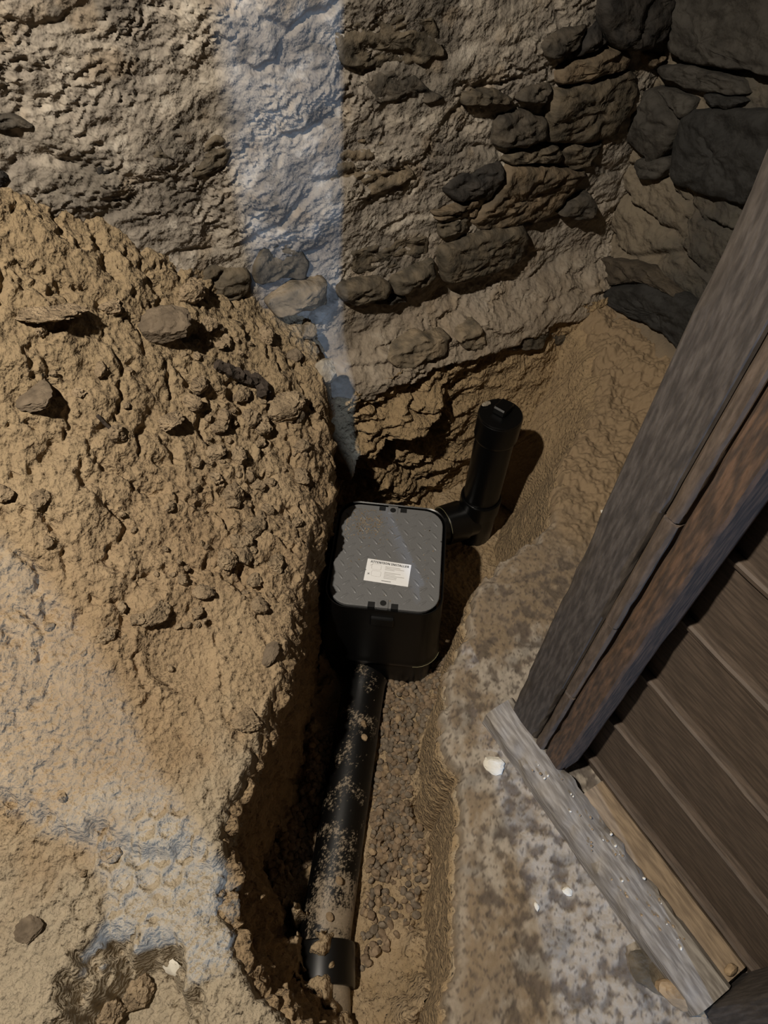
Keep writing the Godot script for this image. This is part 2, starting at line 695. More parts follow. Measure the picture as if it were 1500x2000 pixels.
# wood with its grain along the direction that the caller's triplanar scale stretches
func wood(key: String, lo: Color, hi: Color, s: int) -> void:
	for axis in 2:   # 0: grain upright, 1: grain along z
		var m := material(key + ("_upright" if axis == 0 else "_level"), Color.WHITE, 0.72)
		var t := noise_map(0.03, 6, s, lo, hi, 0.25, 0.75)
		m.albedo_texture = t
		m.normal_enabled = true
		m.normal_texture = bump_map(0.04, 4, 57)
		m.normal_scale = 0.14
		m.uv1_triplanar = true
		m.uv1_world_triplanar = true
		m.uv1_scale = Vector3(7.5, 1.0, 7.5) if axis == 0 else Vector3(7.5, 7.5, 1.0)


func room_shell() -> void:
	var dull := material("shell_dark", Color(.30, .27, .23), 0.95)
	# the ceiling and the walls that the photograph does not show
	tag(put("ceiling", bevel_box(Vector3(-2.3, 2.75, -1.6), Vector3(2.0, 2.9, 0.9)), dull), "", "", "", "structure")
	tag(put("wall_left", bevel_box(Vector3(-2.3, -0.6, -1.6), Vector3(-2.15, 2.75, 0.9)), dull), "", "", "", "structure")
	# added unseen light mask, its openings shaped to throw the daylight patches
	var front := CSGCombiner3D.new()
	front.name = "front_light_mask"
	add_child(front)
	var slab := CSGBox3D.new()
	slab.name = "boards"
	slab.size = Vector3(4.1, 3.3, 0.02)
	slab.position = Vector3(-0.1, 1.1, 0.71)
	slab.material = dull
	front.add_child(slab)
	var light_cuts: Array = [
		[Vector2(0.257, 0.310), Vector2(0.281, 0.348), Vector2(0.306, 0.411), Vector2(0.329, 0.484), Vector2(0.361, 0.527), Vector2(0.378, 0.621), Vector2(0.322, 0.895), Vector2(0.255, 0.994), Vector2(0.240, 1.151), Vector2(0.237, 1.274), Vector2(0.237, 1.345), Vector2(0.237, 1.756), Vector2(0.470, 1.756), Vector2(0.597, 0.268), Vector2(0.341, 0.197), Vector2(0.253, 0.222)],
		[Vector2(-0.066, 0.424), Vector2(-0.070, 0.494), Vector2(-0.081, 0.560), Vector2(-0.107, 0.640), Vector2(-0.108, 0.734), Vector2(-0.136, 0.856), Vector2(-0.163, 0.928), Vector2(-0.219, 0.982), Vector2(-0.336, 0.729), Vector2(-0.277, 0.679), Vector2(-0.248, 0.614), Vector2(-0.211, 0.577), Vector2(-0.212, 0.529), Vector2(-0.255, 0.495), Vector2(-0.283, 0.468)]]
	for g in light_cuts:
		var cut := CSGPolygon3D.new()
		cut.name = "light_cut"
		cut.operation = CSGShape3D.OPERATION_SUBTRACTION
		cut.polygon = PackedVector2Array(g)
		cut.depth = 0.2
		cut.position = Vector3(0, 0, 0.8)
		front.add_child(cut, true)
	tag(front, "", "", "", "structure")


# ---------------------------------------------------------------- walls

func back_stones() -> Array:
	# outline, material, how far it stands out, tilt
	return [
		[[Vector2(1.347, 0.749), Vector2(1.399, 0.761), Vector2(1.464, 0.770), Vector2(1.522, 0.772), Vector2(1.560, 0.765), Vector2(1.583, 0.747), Vector2(1.581, 0.723), Vector2(1.501, 0.717), Vector2(1.437, 0.709), Vector2(1.395, 0.711), Vector2(1.350, 0.720)], 2, .040, Vector2(0, -.1)],
		[[Vector2(1.349, 0.703), Vector2(1.397, 0.705), Vector2(1.464, 0.703), Vector2(1.522, 0.708), Vector2(1.590, 0.710), Vector2(1.627, 0.697), Vector2(1.643, 0.658), Vector2(1.620, 0.618), Vector2(1.595, 0.565), Vector2(1.544, 0.557), Vector2(1.479, 0.560), Vector2(1.414, 0.571), Vector2(1.360, 0.586), Vector2(1.346, 0.658)], 1, .048, Vector2(.05, -.12)],
		[[Vector2(1.194, 0.674), Vector2(1.279, 0.669), Vector2(1.340, 0.638), Vector2(1.350, 0.593), Vector2(1.283, 0.590), Vector2(1.202, 0.593), Vector2(1.185, 0.608), Vector2(1.183, 0.645)], 0, .045, Vector2(0, -.15)],
		[[Vector2(1.218, 0.573), Vector2(1.286, 0.578), Vector2(1.354, 0.572), Vector2(1.411, 0.561), Vector2(1.425, 0.536), Vector2(1.427, 0.515), Vector2(1.350, 0.525), Vector2(1.243, 0.552)], 1, .036, Vector2(0, .1)],
		[[Vector2(1.425, 0.558), Vector2(1.482, 0.552), Vector2(1.567, 0.542), Vector2(1.566, 0.515), Vector2(1.532, 0.488), Vector2(1.486, 0.486), Vector2(1.444, 0.506)], 1, .036, Vector2(0, -.1)],
		[[Vector2(1.240, 0.546), Vector2(1.314, 0.532), Vector2(1.399, 0.507), Vector2(1.534, 0.467), Vector2(1.508, 0.427), Vector2(1.465, 0.384), Vector2(1.435, 0.359), Vector2(1.340, 0.363), Vector2(1.241, 0.369), Vector2(1.179, 0.385), Vector2(1.155, 0.415), Vector2(1.190, 0.450), Vector2(1.217, 0.484)], 2, .046, Vector2(0, .05)],
		[[Vector2(1.558, 0.408), Vector2(1.590, 0.364), Vector2(1.570, 0.322), Vector2(1.538, 0.330), Vector2(1.466, 0.364), Vector2(1.498, 0.395)], 0, .034, Vector2(.1, 0)],
		[[Vector2(1.078, 0.548), Vector2(1.161, 0.562), Vector2(1.219, 0.559), Vector2(1.226, 0.536), Vector2(1.202, 0.475), Vector2(1.170, 0.470), Vector2(1.103, 0.488), Vector2(1.041, 0.525)], 3, .050, Vector2(.1, -.2)],
		[[Vector2(1.021, 0.472), Vector2(1.081, 0.478), Vector2(1.160, 0.474), Vector2(1.171, 0.459), Vector2(1.116, 0.456), Vector2(1.028, 0.460)], 2, .040, Vector2(0, -.2)],
		[[Vector2(1.027, 0.458), Vector2(1.116, 0.453), Vector2(1.167, 0.450), Vector2(1.167, 0.432), Vector2(1.078, 0.441), Vector2(1.030, 0.449)], 2, .034, Vector2(0, -.2)],
		[[Vector2(1.041, 0.431), Vector2(1.087, 0.436), Vector2(1.141, 0.427), Vector2(1.150, 0.398), Vector2(1.109, 0.396), Vector2(1.055, 0.400)], 1, .036, Vector2(0, -.1)],
		[[Vector2(1.053, 0.372), Vector2(1.146, 0.380), Vector2(1.250, 0.374), Vector2(1.331, 0.366), Vector2(1.361, 0.309), Vector2(1.339, 0.263), Vector2(1.231, 0.248), Vector2(1.141, 0.258), Vector2(1.081, 0.263), Vector2(1.057, 0.314)], 1, .050, Vector2(0, -.1)],
		[[Vector2(1.442, 0.893), Vector2(1.682, 0.868), Vector2(1.689, 0.820), Vector2(1.656, 0.780), Vector2(1.620, 0.762), Vector2(1.566, 0.767), Vector2(1.520, 0.776), Vector2(1.482, 0.792), Vector2(1.441, 0.838)], 3, .055, Vector2(0, -.15)],
		[[Vector2(1.279, 0.816), Vector2(1.340, 0.833), Vector2(1.409, 0.835), Vector2(1.402, 0.806), Vector2(1.373, 0.783), Vector2(1.312, 0.782), Vector2(1.285, 0.795)], 0, .040, Vector2(0, -.15)],
		[[Vector2(1.447, 0.835), Vector2(1.481, 0.791), Vector2(1.438, 0.775), Vector2(1.392, 0.773), Vector2(1.405, 0.806)], 3, .046, Vector2(-.1, -.1)],
		[[Vector2(1.252, 0.718), Vector2(1.324, 0.729), Vector2(1.347, 0.709), Vector2(1.324, 0.680), Vector2(1.275, 0.684), Vector2(1.233, 0.706)], 0, .036, Vector2(0, -.1)],
		[[Vector2(1.072, 0.741), Vector2(1.157, 0.736), Vector2(1.221, 0.709), Vector2(1.216, 0.697), Vector2(1.134, 0.705), Vector2(1.075, 0.717)], 1, .036, Vector2(0, -.1)],
		[[Vector2(0.828, 0.810), Vector2(0.865, 0.810), Vector2(0.902, 0.815), Vector2(0.948, 0.797), Vector2(0.971, 0.767), Vector2(1.020, 0.744), Vector2(1.001, 0.732), Vector2(0.934, 0.747), Vector2(0.868, 0.754), Vector2(0.836, 0.769)], 0, .030, Vector2(0, -.1)],
		[[Vector2(1.632, 0.746), Vector2(1.715, 0.729), Vector2(1.712, 0.697), Vector2(1.680, 0.705), Vector2(1.636, 0.731)], 2, .030, Vector2(0, 0)],
		[[Vector2(0.551, 0.367), Vector2(0.628, 0.391), Vector2(0.711, 0.384), Vector2(0.710, 0.319), Vector2(0.652, 0.310), Vector2(0.565, 0.327)], 4, .050, Vector2(0, -.05)],
		[[Vector2(0.750, 0.350), Vector2(0.871, 0.342), Vector2(0.903, 0.304), Vector2(0.892, 0.282), Vector2(0.789, 0.285), Vector2(0.756, 0.311)], 1, .046, Vector2(0, -.1)],
		[[Vector2(0.905, 0.324), Vector2(1.028, 0.349), Vector2(1.041, 0.309), Vector2(1.032, 0.280), Vector2(0.931, 0.272), Vector2(0.906, 0.287)], 1, .046, Vector2(0, -.1)],
		[[Vector2(0.392, 0.460), Vector2(0.425, 0.489), Vector2(0.518, 0.455), Vector2(0.527, 0.422), Vector2(0.501, 0.389), Vector2(0.447, 0.392), Vector2(0.393, 0.442)], 1, .050, Vector2(0, -.1)],
		[[Vector2(0.821, 0.291), Vector2(0.949, 0.257), Vector2(0.964, 0.236), Vector2(0.831, 0.270)], 0, .030, Vector2(0, 0)],
		[[Vector2(0.256, 0.765), Vector2(0.284, 0.769), Vector2(0.286, 0.750), Vector2(0.291, 0.717), Vector2(0.281, 0.695), Vector2(0.253, 0.699), Vector2(0.250, 0.731)], 3, .030, Vector2(.2, 0)],
		[[Vector2(0.284, 0.770), Vector2(0.321, 0.786), Vector2(0.351, 0.748), Vector2(0.353, 0.727), Vector2(0.312, 0.703), Vector2(0.289, 0.709), Vector2(0.285, 0.743)], 4, .046, Vector2(0, 0)],
		[[Vector2(0.323, 0.809), Vector2(0.364, 0.808), Vector2(0.374, 0.753), Vector2(0.423, 0.705), Vector2(0.403, 0.703), Vector2(0.361, 0.736)], 1, .036, Vector2(0, 0)],
		[[Vector2(0.429, 0.715), Vector2(0.486, 0.759), Vector2(0.506, 0.747), Vector2(0.520, 0.725), Vector2(0.498, 0.689), Vector2(0.424, 0.689)], 1, .034, Vector2(0, -.1)],
		[[Vector2(0.094, 0.866), Vector2(0.125, 0.863), Vector2(0.164, 0.837), Vector2(0.168, 0.828), Vector2(0.114, 0.833), Vector2(0.085, 0.841)], 0, .026, Vector2(0, -.3)],
		[[Vector2(0.270, 1.015), Vector2(0.364, 1.005), Vector2(0.349, 0.972), Vector2(0.328, 0.961), Vector2(0.297, 0.971), Vector2(0.265, 0.977)], 3, .020, Vector2(0, -.1)],
		[[Vector2(0.542, 0.464), Vector2(0.578, 0.506), Vector2(0.653, 0.473), Vector2(0.681, 0.425), Vector2(0.663, 0.391), Vector2(0.589, 0.402), Vector2(0.537, 0.412)], 1, .040, Vector2(0, -.1)],
		[[Vector2(0.790, 0.421), Vector2(0.908, 0.417), Vector2(1.021, 0.401), Vector2(1.033, 0.354), Vector2(0.913, 0.343), Vector2(0.806, 0.353)], 1, .030, Vector2(0, -.1)],
		[[Vector2(1.080, 0.483), Vector2(1.111, 0.533), Vector2(1.206, 0.535), Vector2(1.228, 0.508), Vector2(1.193, 0.480), Vector2(1.095, 0.486)], 3, .028, Vector2(0, -.1)],
		[[Vector2(0.731, 0.673), Vector2(0.807, 0.691), Vector2(0.929, 0.646), Vector2(0.964, 0.567), Vector2(0.837, 0.558), Vector2(0.743, 0.592)], 4, .022, Vector2(0, 0)],
		[[Vector2(0.757, 0.900), Vector2(0.871, 0.921), Vector2(0.983, 0.891), Vector2(1.017, 0.821), Vector2(0.878, 0.812), Vector2(0.769, 0.837)], 1, .020, Vector2(0, 0)],
		[[Vector2(0.866, 0.128), Vector2(0.963, 0.162), Vector2(1.070, 0.130), Vector2(1.038, 0.084), Vector2(0.984, 0.093), Vector2(0.903, 0.084)], 4, .030, Vector2(0, -.2)],
		[[Vector2(1.081, 0.119), Vector2(1.168, 0.145), Vector2(1.188, 0.098), Vector2(1.198, 0.011), Vector2(1.146, 0.054)], 4, .036, Vector2(0, -.2)],
		[[Vector2(1.196, 0.084), Vector2(1.301, 0.084), Vector2(1.453, 0.027), Vector2(1.429, -0.020), Vector2(1.289, 0.012), Vector2(1.221, 0.030)], 1, .030, Vector2(0, -.2)],
		[[Vector2(1.464, 0.010), Vector2(1.606, 0.000), Vector2(1.696, -0.063), Vector2(1.675, -0.130), Vector2(1.535, -0.115)], 1, .026, Vector2(0, -.2)],
	]


func back_wall() -> void:
	var root := thing("wall_back")
	tag(root, "", "", "", "structure")
	var stones := back_stones()
	# where stones stand the mortar lies back a little
	var x0 := -0.75
	var x1 := 1.80
	var y0 := 0.02
	var y1 := 1.42
	var st := 0.0036
	var nu := int((x1 - x0) / st)
	var nv := int((y1 - y0) / st)
	var p := PackedVector3Array()
	var c := PackedColorArray()
	p.resize(nu * nv)
	c.resize(nu * nv)
	var big := noise("wall_big", 2.6, 3, 41)
	var mid := noise("wall_mid", 9.0, 5, 42)
	var fine := noise("wall_fine", 45.0, 4, 43)
	var crust := noise("wall_crust", 6.0, 4, 44, FastNoiseLite.TYPE_SIMPLEX_SMOOTH, FastNoiseLite.FRACTAL_RIDGED)
	var joint := cells("wall_joint", 5.2, 45, FastNoiseLite.RETURN_DISTANCE2_SUB, 0.9)
	var lump := cells("wall_lump", 30.0, 46, FastNoiseLite.RETURN_DISTANCE)
	var tone := noise("wall_tone", 3.2, 5, 47)
	var soot := noise("wall_soot", 2.2, 4, 48)
	var pale := Color(.50, .445, .365)
	var grey := Color(.31, .275, .23)
	var dark := Color(.115, .10, .08)
	var earth := Color(.33, .255, .17)
	for j in nv:
		var y := y0 + j * st
		for i in nu:
			var x := x0 + i * st
			var wx := x + 0.05 * mid.get_noise_2d(x * 0.5, y * 0.5)
			var wy := y + 0.04 * mid.get_noise_2d(x * 0.5 + 7.0, y * 0.5)
			var b := big.get_noise_2d(x, y * 1.3)
			var m := mid.get_noise_2d(x * 0.85, y * 1.5)
			var f := fine.get_noise_2d(x, y * 1.3)
			var jd := joint.get_noise_2d(wx * 0.62, wy * 1.5) + 1.0   # 0 on a joint between the hidden stones
			var smear := smoothstep(-0.35, 0.35, tone.get_noise_2d(x * 0.8 + 3.0, y))   # how thickly mortar hides them
			var right := smoothstep(0.75, 1.05, x) * smoothstep(0.16, 0.3, y)
			var zone := smoothstep(-0.15, 0.30, tone.get_noise_2d(x * 0.9 + 31.0, y * 1.1 - 12.0))   # 0 trowelled smooth, 1 rough
			var z := WALL_Z + b * 0.020 + m * (0.002 + 0.0038 * zone) + f * (0.001 + 0.0022 * zone)
			z -= (1.0 - smoothstep(0.0, 0.20, jd)) * 0.009 * (1.0 - 0.75 * smear)
			z -= 0.010 * right
			var cr := crust.get_noise_2d(x * 1.1, y * 2.0)
			z -= smoothstep(0.6, 0.9, cr) * 0.005 * (0.3 + zone)
			# terraces where coats of mortar have flaked off
			var te := (m * 0.6 + b) * 5.0
			z += (0.003 + 0.005 * zone) * (floorf(te) + smoothstep(0.35, 0.65, te - floorf(te)) - te) * (1.0 - 0.5 * right)
			z += (0.5 - (lump.get_noise_2d(x, y * 1.2) + 1.0)) * 0.005 * smoothstep(0.1, 0.4, mid.get_noise_2d(x * 0.6 + 20.0, y))
			# the footing steps forward at the bottom
			var yy := y + 0.03 * m + 0.02 * b
			z += 0.115 * smoothstep(0.22, 0.05, yy) * smoothstep(0.5, 0.75, x)
			z -= 0.05 * smoothstep(0.055, 0.02, y + 0.05 * m) * smoothstep(0.5, 0.75, x)
			p[j * nu + i] = Vector3(x, y, z)
			var blot := tone.get_noise_2d(x * 3.1 + 17.0, y * 3.6)
			var t := clampf(0.42 + 1.1 * tone.get_noise_2d(x, y * 1.2) + 0.7 * blot + 0.2 * m + 0.4 * f, 0.0, 1.0)
			var col := grey.lerp(pale, t)
			col = col.lerp(Color(.58, .535, .46), smoothstep(0.25, 0.5, blot + 0.3 * f) * 0.7)
			var s := smoothstep(0.0, 0.45, soot.get_noise_2d(x * 1.2 + 11.0, y * 1.6) + 0.35 * (y - 0.75))
			col = col.lerp(dark, s * 0.62)
			col = col.lerp(dark * 1.2, smoothstep(0.22, 0.45, tone.get_noise_2d(x * 2.2 - 21.0, y * 2.6 + 5.0)) * 0.6)
			# earth thrown up along the foot
			col = col.lerp(earth, smoothstep(0.42, 0.1, y + 0.2 * tone.get_noise_2d(x + 5.0, y)) * 0.55)
			col = col.lerp(earth * 1.1, smoothstep(0.2, 0.5, tone.get_noise_2d(x * 2.0 - 9.0, y * 2.0)) * 0.5)
			c[j * nu + i] = col
	put("mortar_face", grid_mesh(p, c, nu, nv, true), mats.mortar, root)
	var at := Transform3D(Basis.IDENTITY, Vector3(0, 0, WALL_Z - 0.012))
	var k := 0
	for s in stones:
		k += 1
		var here := at
		if s[0][0].y < 0.13:
			here.origin.z = -1.295
		elif s[0][0].y < 0.42 and s[0][0].x > 0.4:
			here.origin.z = WALL_Z + 0.004
		var flush: float = 0.45 if s[0][0].x < 0.95 and s[0][0].y > 0.42 else 0.9
		put("stone", wall_stone(s[0], s[2] * flush, k, here, s[3] * flush, 0.22), mats["stone%d" % s[1]], root)
	# the solid wall behind the face
	put("wall_core", bevel_box(Vector3(-2.3, -0.6, -1.62), Vector3(1.9, 2.75, -1.47)), mats.shell_dark, root)


func right_wall() -> void:
	var root := thing("wall_right")
	tag(root, "", "", "", "structure")
	var st := 0.006
	var z0 := -1.48
	var z1 := 0.30
	var y0 := -0.08
	var y1 := 1.5
	var nu := int((z1 - z0) / st)
	var nv := int((y1 - y0) / st)
	var p := PackedVector3Array()
	var c := PackedColorArray()
	p.resize(nu * nv)
	c.resize(nu * nv)
	var big := noise("wall_big", 2.6, 3, 41)
	var mid := noise("wall_mid", 9.0, 5, 42)
	var fine := noise("wall_fine", 45.0, 4, 43)
	var joint := cells("wall_joint", 5.2, 45, FastNoiseLite.RETURN_DISTANCE2_SUB, 0.9)
	var tone := noise("wall_tone", 3.2, 5, 47)
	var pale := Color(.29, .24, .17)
	var grey := Color(.11, .10, .08)  # mortar darkened too, the shade on this wall worked into its colours
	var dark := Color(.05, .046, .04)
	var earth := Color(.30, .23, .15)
	for j in nv:
		var y := y0 + j * st
		for i in nu:
			var z := z0 + i * st
			var b := big.get_noise_2d(z + 30.0, y * 1.3)
			var m := mid.get_noise_2d(z + 30.0, y * 1.5)
			var f := fine.get_noise_2d(z + 30.0, y)
			var jd := joint.get_noise_2d(z * 0.7 + 30.0 + 0.04 * m, y * 1.4 + 0.04 * m) + 1.0
			var x := WALL_X + 0.012 - b * 0.02 - m * 0.014 - f * 0.004 + (1.0 - smoothstep(0.0, 0.2, jd)) * 0.02
			x -= 0.10 * smoothstep(0.12, -0.05, y + 0.03 * m)
			p[j * nu + i] = Vector3(x, y, z)
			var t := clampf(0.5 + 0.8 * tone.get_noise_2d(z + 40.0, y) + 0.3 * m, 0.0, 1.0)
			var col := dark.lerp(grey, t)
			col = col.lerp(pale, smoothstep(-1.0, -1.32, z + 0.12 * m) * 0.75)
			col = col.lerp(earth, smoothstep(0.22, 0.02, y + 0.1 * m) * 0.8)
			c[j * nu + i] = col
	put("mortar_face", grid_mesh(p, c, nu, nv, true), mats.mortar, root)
	var at := Transform3D(Basis(Vector3(0, 0, 1), Vector3(0, 1, 0), Vector3(-1, 0, 0)), Vector3(WALL_X, 0, 0))
	var stones: Array = [
		[[Vector2(-1.400, 0.869), Vector2(-1.150, 0.934), Vector2(-1.029, 0.802), Vector2(-1.149, 0.777), Vector2(-1.221, 0.764), Vector2(-1.296, 0.747), Vector2(-1.351, 0.746), Vector2(-1.367, 0.764), Vector2(-1.377, 0.811)], 0, .035],
		[[Vector2(-1.370, 0.716), Vector2(-1.277, 0.742), Vector2(-1.199, 0.753), Vector2(-1.123, 0.760), Vector2(-1.098, 0.742), Vector2(-1.177, 0.713), Vector2(-1.296, 0.694), Vector2(-1.376, 0.694)], 1, .030],
		[[Vector2(-1.454, 0.559), Vector2(-1.434, 0.607), Vector2(-1.368, 0.668), Vector2(-1.304, 0.637), Vector2(-1.251, 0.619), Vector2(-1.250, 0.567), Vector2(-1.292, 0.495), Vector2(-1.348, 0.507), Vector2(-1.405, 0.518)], 0, .055],
		[[Vector2(-1.353, 0.484), Vector2(-1.260, 0.529), Vector2(-1.236, 0.520), Vector2(-1.258, 0.465), Vector2(-1.309, 0.445), Vector2(-1.343, 0.452)], 1, .035],
		[[Vector2(-1.358, 0.668), Vector2(-1.230, 0.682), Vector2(-1.230, 0.652), Vector2(-1.252, 0.625), Vector2(-1.303, 0.638)], 0, .030],
		[[Vector2(-1.214, 0.704), Vector2(-1.120, 0.726), Vector2(-1.089, 0.726), Vector2(-1.127, 0.696), Vector2(-1.187, 0.685)], 3, .030],
		[[Vector2(-1.250, 0.643), Vector2(-1.161, 0.682), Vector2(-1.031, 0.732), Vector2(-0.956, 0.604), Vector2(-0.990, 0.524), Vector2(-1.105, 0.498), Vector2(-1.204, 0.478), Vector2(-1.246, 0.543)], 3, .030],
		[[Vector2(-1.321, 0.074), Vector2(-1.170, 0.194), Vector2(-0.976, 0.237), Vector2(-0.944, 0.213), Vector2(-0.955, 0.083), Vector2(-1.066, 0.091), Vector2(-1.276, 0.050)], 3, .040],
		[[Vector2(-1.373, 0.161), Vector2(-1.199, 0.233), Vector2(-1.046, 0.221), Vector2(-1.177, 0.197), Vector2(-1.317, 0.088)], 2, .030],
	]
	var k := 60
	for s in stones:
		k += 1
		put("stone", wall_stone(s[0], s[2], k, at, Vector2.ZERO, 0.22), mats[["stone_shaded", "stone_shaded", "stone_shaded_brown", "stone_shaded_black"][s[1]]], root)
	put("wall_core", bevel_box(Vector3(1.78, -0.6, -1.6), Vector3(1.95, 2.75, 0.9)), mats.shell_dark, root)


# ---------------------------------------------------------------- the ground

func ground() -> void:
	top_w = int((GX1 - GX0) / STEP) + 1
	top_h = int((GZ1 - GZ0) / STEP) + 1
	var n := top_w * top_h
	top.resize(n)
	var p := PackedVector3Array()
	var c := PackedColorArray()
	p.resize(n)
	c.resize(n)
	var keep_heap := PackedByteArray()
	var keep_screed := PackedByteArray()
	var keep_floor := PackedByteArray()
	keep_heap.resize(n)
	keep_screed.resize(n)
	keep_floor.resize(n)
	var big := noise("soil_big", 3.0, 3, 1)
	var mid := noise("soil_mid", 11.0, 4, 2)
	var fine := noise("soil_fine", 55.0, 4, 3)
	var crumb := cells("soil_crumb", 26.0, 4, FastNoiseLite.RETURN_DISTANCE)
	var crumb2 := cells("soil_crumb2", 62.0, 5, FastNoiseLite.RETURN_DISTANCE)
	var crackn := noise("soil_crack", 7.0, 4, 6, FastNoiseLite.TYPE_SIMPLEX_SMOOTH, FastNoiseLite.FRACTAL_RIDGED)
	var patch := noise("soil_patch", 2.4, 4, 7)
	var edge_n := noise("soil_edge", 14.0, 4, 8)
	var stain := noise("screed_stain", 8.0, 6, 10)
	var stain2 := noise("screed_stain2", 26.0, 5, 11)
	var soil := Color(.36, .26, .162)
	var soil_dry := Color(.46, .35, .23)
	var soil_yellow := Color(.31, .235, .145)
	var sand := Color(.37, .27, .16)
	var lime := Color(.42, .375, .31)
	var lime_grey := Color(.22, .205, .185)
	var lime_dark := Color(.10, .08, .065)
	var lime_tan := Color(.27, .205, .135)
	var speckle := noise("screed_speckle", 75.0, 2, 12)
	var boot := Vector2(-0.226, -0.429)
	var boot2 := Vector2(-0.099, -0.434)
	var dish := Vector2(0.050, -0.711)
	for j in top_h:
		var z := GZ0 + j * STEP
		for i in top_w:
			var x := GX0 + i * STEP
			var k := j * top_w + i
			var e := edge_n.get_noise_2d(x, z)
			var left := is_left(x, z)
			var d := inside(x, z) + e * 0.016 + 0.004 * fine.get_noise_2d(x, z)
			var y := 0.0
			var detail := 0.0
			var nrm := Vector3.UP
			var col := soil
			var f := fine.get_noise_2d(x, z)
			var m := mid.get_noise_2d(x, z)
			if d > 0.012:
				# the trench floor
				y = -0.462 + 0.014 * big.get_noise_2d(x * 2.0, z * 2.0) + 0.008 * m + 0.004 * f
				y += 0.10 * smoothstep(-0.16, 0.0, z) - 0.05 * smoothstep(0.84, 0.98, x)
				var from_pipe := x - (0.107 - 0.44 * (z + 0.262))
				y += 0.12 * smoothstep(-0.27, -0.16, z + 0.3 * m) * smoothstep(0.050, -0.015, from_pipe + 0.02 * e)
				y += 0.07 * (1.0 - smoothstep(0.02, 0.09, d)) * (0.6 + 0.8 * m)
				y += (0.5 - (crumb2.get_noise_2d(x, z) + 1.0)) * 0.006
				col = sand.lerp(soil_dry, clampf(0.5 + m, 0.0, 1.0))
				keep_floor[k] = 1
			elif left:
				keep_heap[k] = 1
				var hb0 := heap_soft(x, z)
				y = hb0
				m = mid.get_noise_3d(x, hb0, z)
				var gx := (heap_soft(x + 0.03, z) - hb0) / 0.03
				var gz := (heap_soft(x, z + 0.03) - hb0) / 0.03
				nrm = Vector3(-gx, 1.0, -gz).normalized()
				# a crust whose broken edge runs down to the left near the bottom of the picture
				var brk := (x - 0.02) * 0.62 - (z + 0.335) * 0.78 + 0.03 * e + 0.012 * m
				var low := smoothstep(0.016, -0.012, brk) * smoothstep(-0.55, -0.3, x + 0.55 - 0.2 + 0.3)
				y -= 0.045 * low
				var hole := Vector2(x + 0.245, (z + 0.255) * 0.9).length() + 0.03 * m
				y -= 0.17 * smoothstep(0.120, 0.045, hole + 0.03 * e)
				hb0 = hb0 + 0.3 * (y - hb0)
				f = fine.get_noise_3d(x, hb0, z)
				m = mid.get_noise_3d(x, hb0, z)
				var pt := patch.get_noise_3d(x, hb0, z)
				var rough := smoothstep(-0.62, -0.85, z + 0.15 * pt)   # crumbly on the slope, trodden at its foot
				var pm := smoothstep(-0.15, 0.35, patch.get_noise_3d(x * 2.5 + 5.0, hb0 * 2.5, z * 2.5)) * lerpf(0.4, 1.0, smoothstep(0.02, 0.25, x + 0.2 * pt + 0.6 * (z + 0.95)))
				detail = big.get_noise_3d(x, hb0, z) * 0.026 * (0.4 + 0.6 * rough) + m * 0.013 * (0.45 + 0.75 * rough) + f * 0.004
				detail += (0.5 - (crumb.get_noise_3d(x + 0.012 * m, hb0, z + 0.012 * f) + 1.0)) * 0.016 * pm * (0.10 + rough)
				detail += (0.5 - (crumb2.get_noise_3d(x + 0.004 * f, hb0, z) + 1.0)) * 0.010 * pm * (0.2 + 0.8 * rough)
				var cr := crackn.get_noise_3d(x * 1.2, hb0, z)
				detail -= smoothstep(0.5, 0.8, cr) * 0.014 * (0.4 + 0.6 * rough)
				detail *= 1.0 - 0.72 * maxf(smoothstep(0.140, 0.115, hole), low * smoothstep(-0.06, -0.02, brk))
				# prints of a boot sole
				var hb := Vector2((x - boot.x) * 1.0, (z - boot.y) * 1.3).length()
				if hb < 0.13:
					y += 0.009 * smoothstep(0.66, 0.86, hex_line(x * 0.9 + z * 0.4, z * 0.9 - x * 0.4, 0.040)) * smoothstep(0.10, 0.06, hb + 0.02 * m) - 0.008 * smoothstep(0.11, 0.085, hb)
					detail *= 0.5
				var hb2 := Vector2((x - boot2.x) * 1.2, (z - boot2.y) * 0.9).length()
				if hb2 < 0.1:
					y += 0.009 * smoothstep(0.66, 0.86, hex_line(x * 0.8 - z * 0.6, z * 0.8 + x * 0.6, 0.037)) * smoothstep(0.08, 0.045, hb2 + 0.02 * m) - 0.008 * smoothstep(0.085, 0.065, hb2)
					detail *= 0.5
				# a smooth round dent
				var dd := Vector2(x - dish.x, (z - dish.y) * 0.85).length() / 0.064
				if dd < 1.4:
					var into := smoothstep(1.15, 0.85, dd + 0.15 * m)
					y -= 0.030 * (1.0 - dd * dd * 0.6) * into
					detail = lerpf(detail, 0.001 * m, into)
				# the lip over the trench
				var lip := smoothstep(-0.014, 0.012, d)
				y -= 0.08 * lip * lip + 0.010 * smoothstep(-0.05, 0.0, d)
				col = soil.lerp(soil_dry, clampf(0.45 + 0.9 * patch.get_noise_2d(x, z + 4.0) + 0.3 * m, 0.0, 1.0))
				col = col.lerp(soil_yellow, smoothstep(-0.85, -1.25, z + 0.2 * (x - 0.1)) * 0.8)
				col = col.lerp(Color(.46, .41, .33), smoothstep(-0.62, -0.4, z + 0.1 * m) * 0.7)
				col = col * (1.0 + 0.22 * f)
			else:
				keep_screed[k] = 1
				# earth in the corner behind, a lime screed in front
				var back := smoothstep(0.86, 1.12, x + 0.10 * m + 0.25 * (-0.75 - z))
				y = 0.004 * m + 0.002 * f + 0.006 * big.get_noise_2d(x, z)
				y += back * (0.012 * big.get_noise_2d(x * 1.5, z) + 0.014 * m - 0.004)
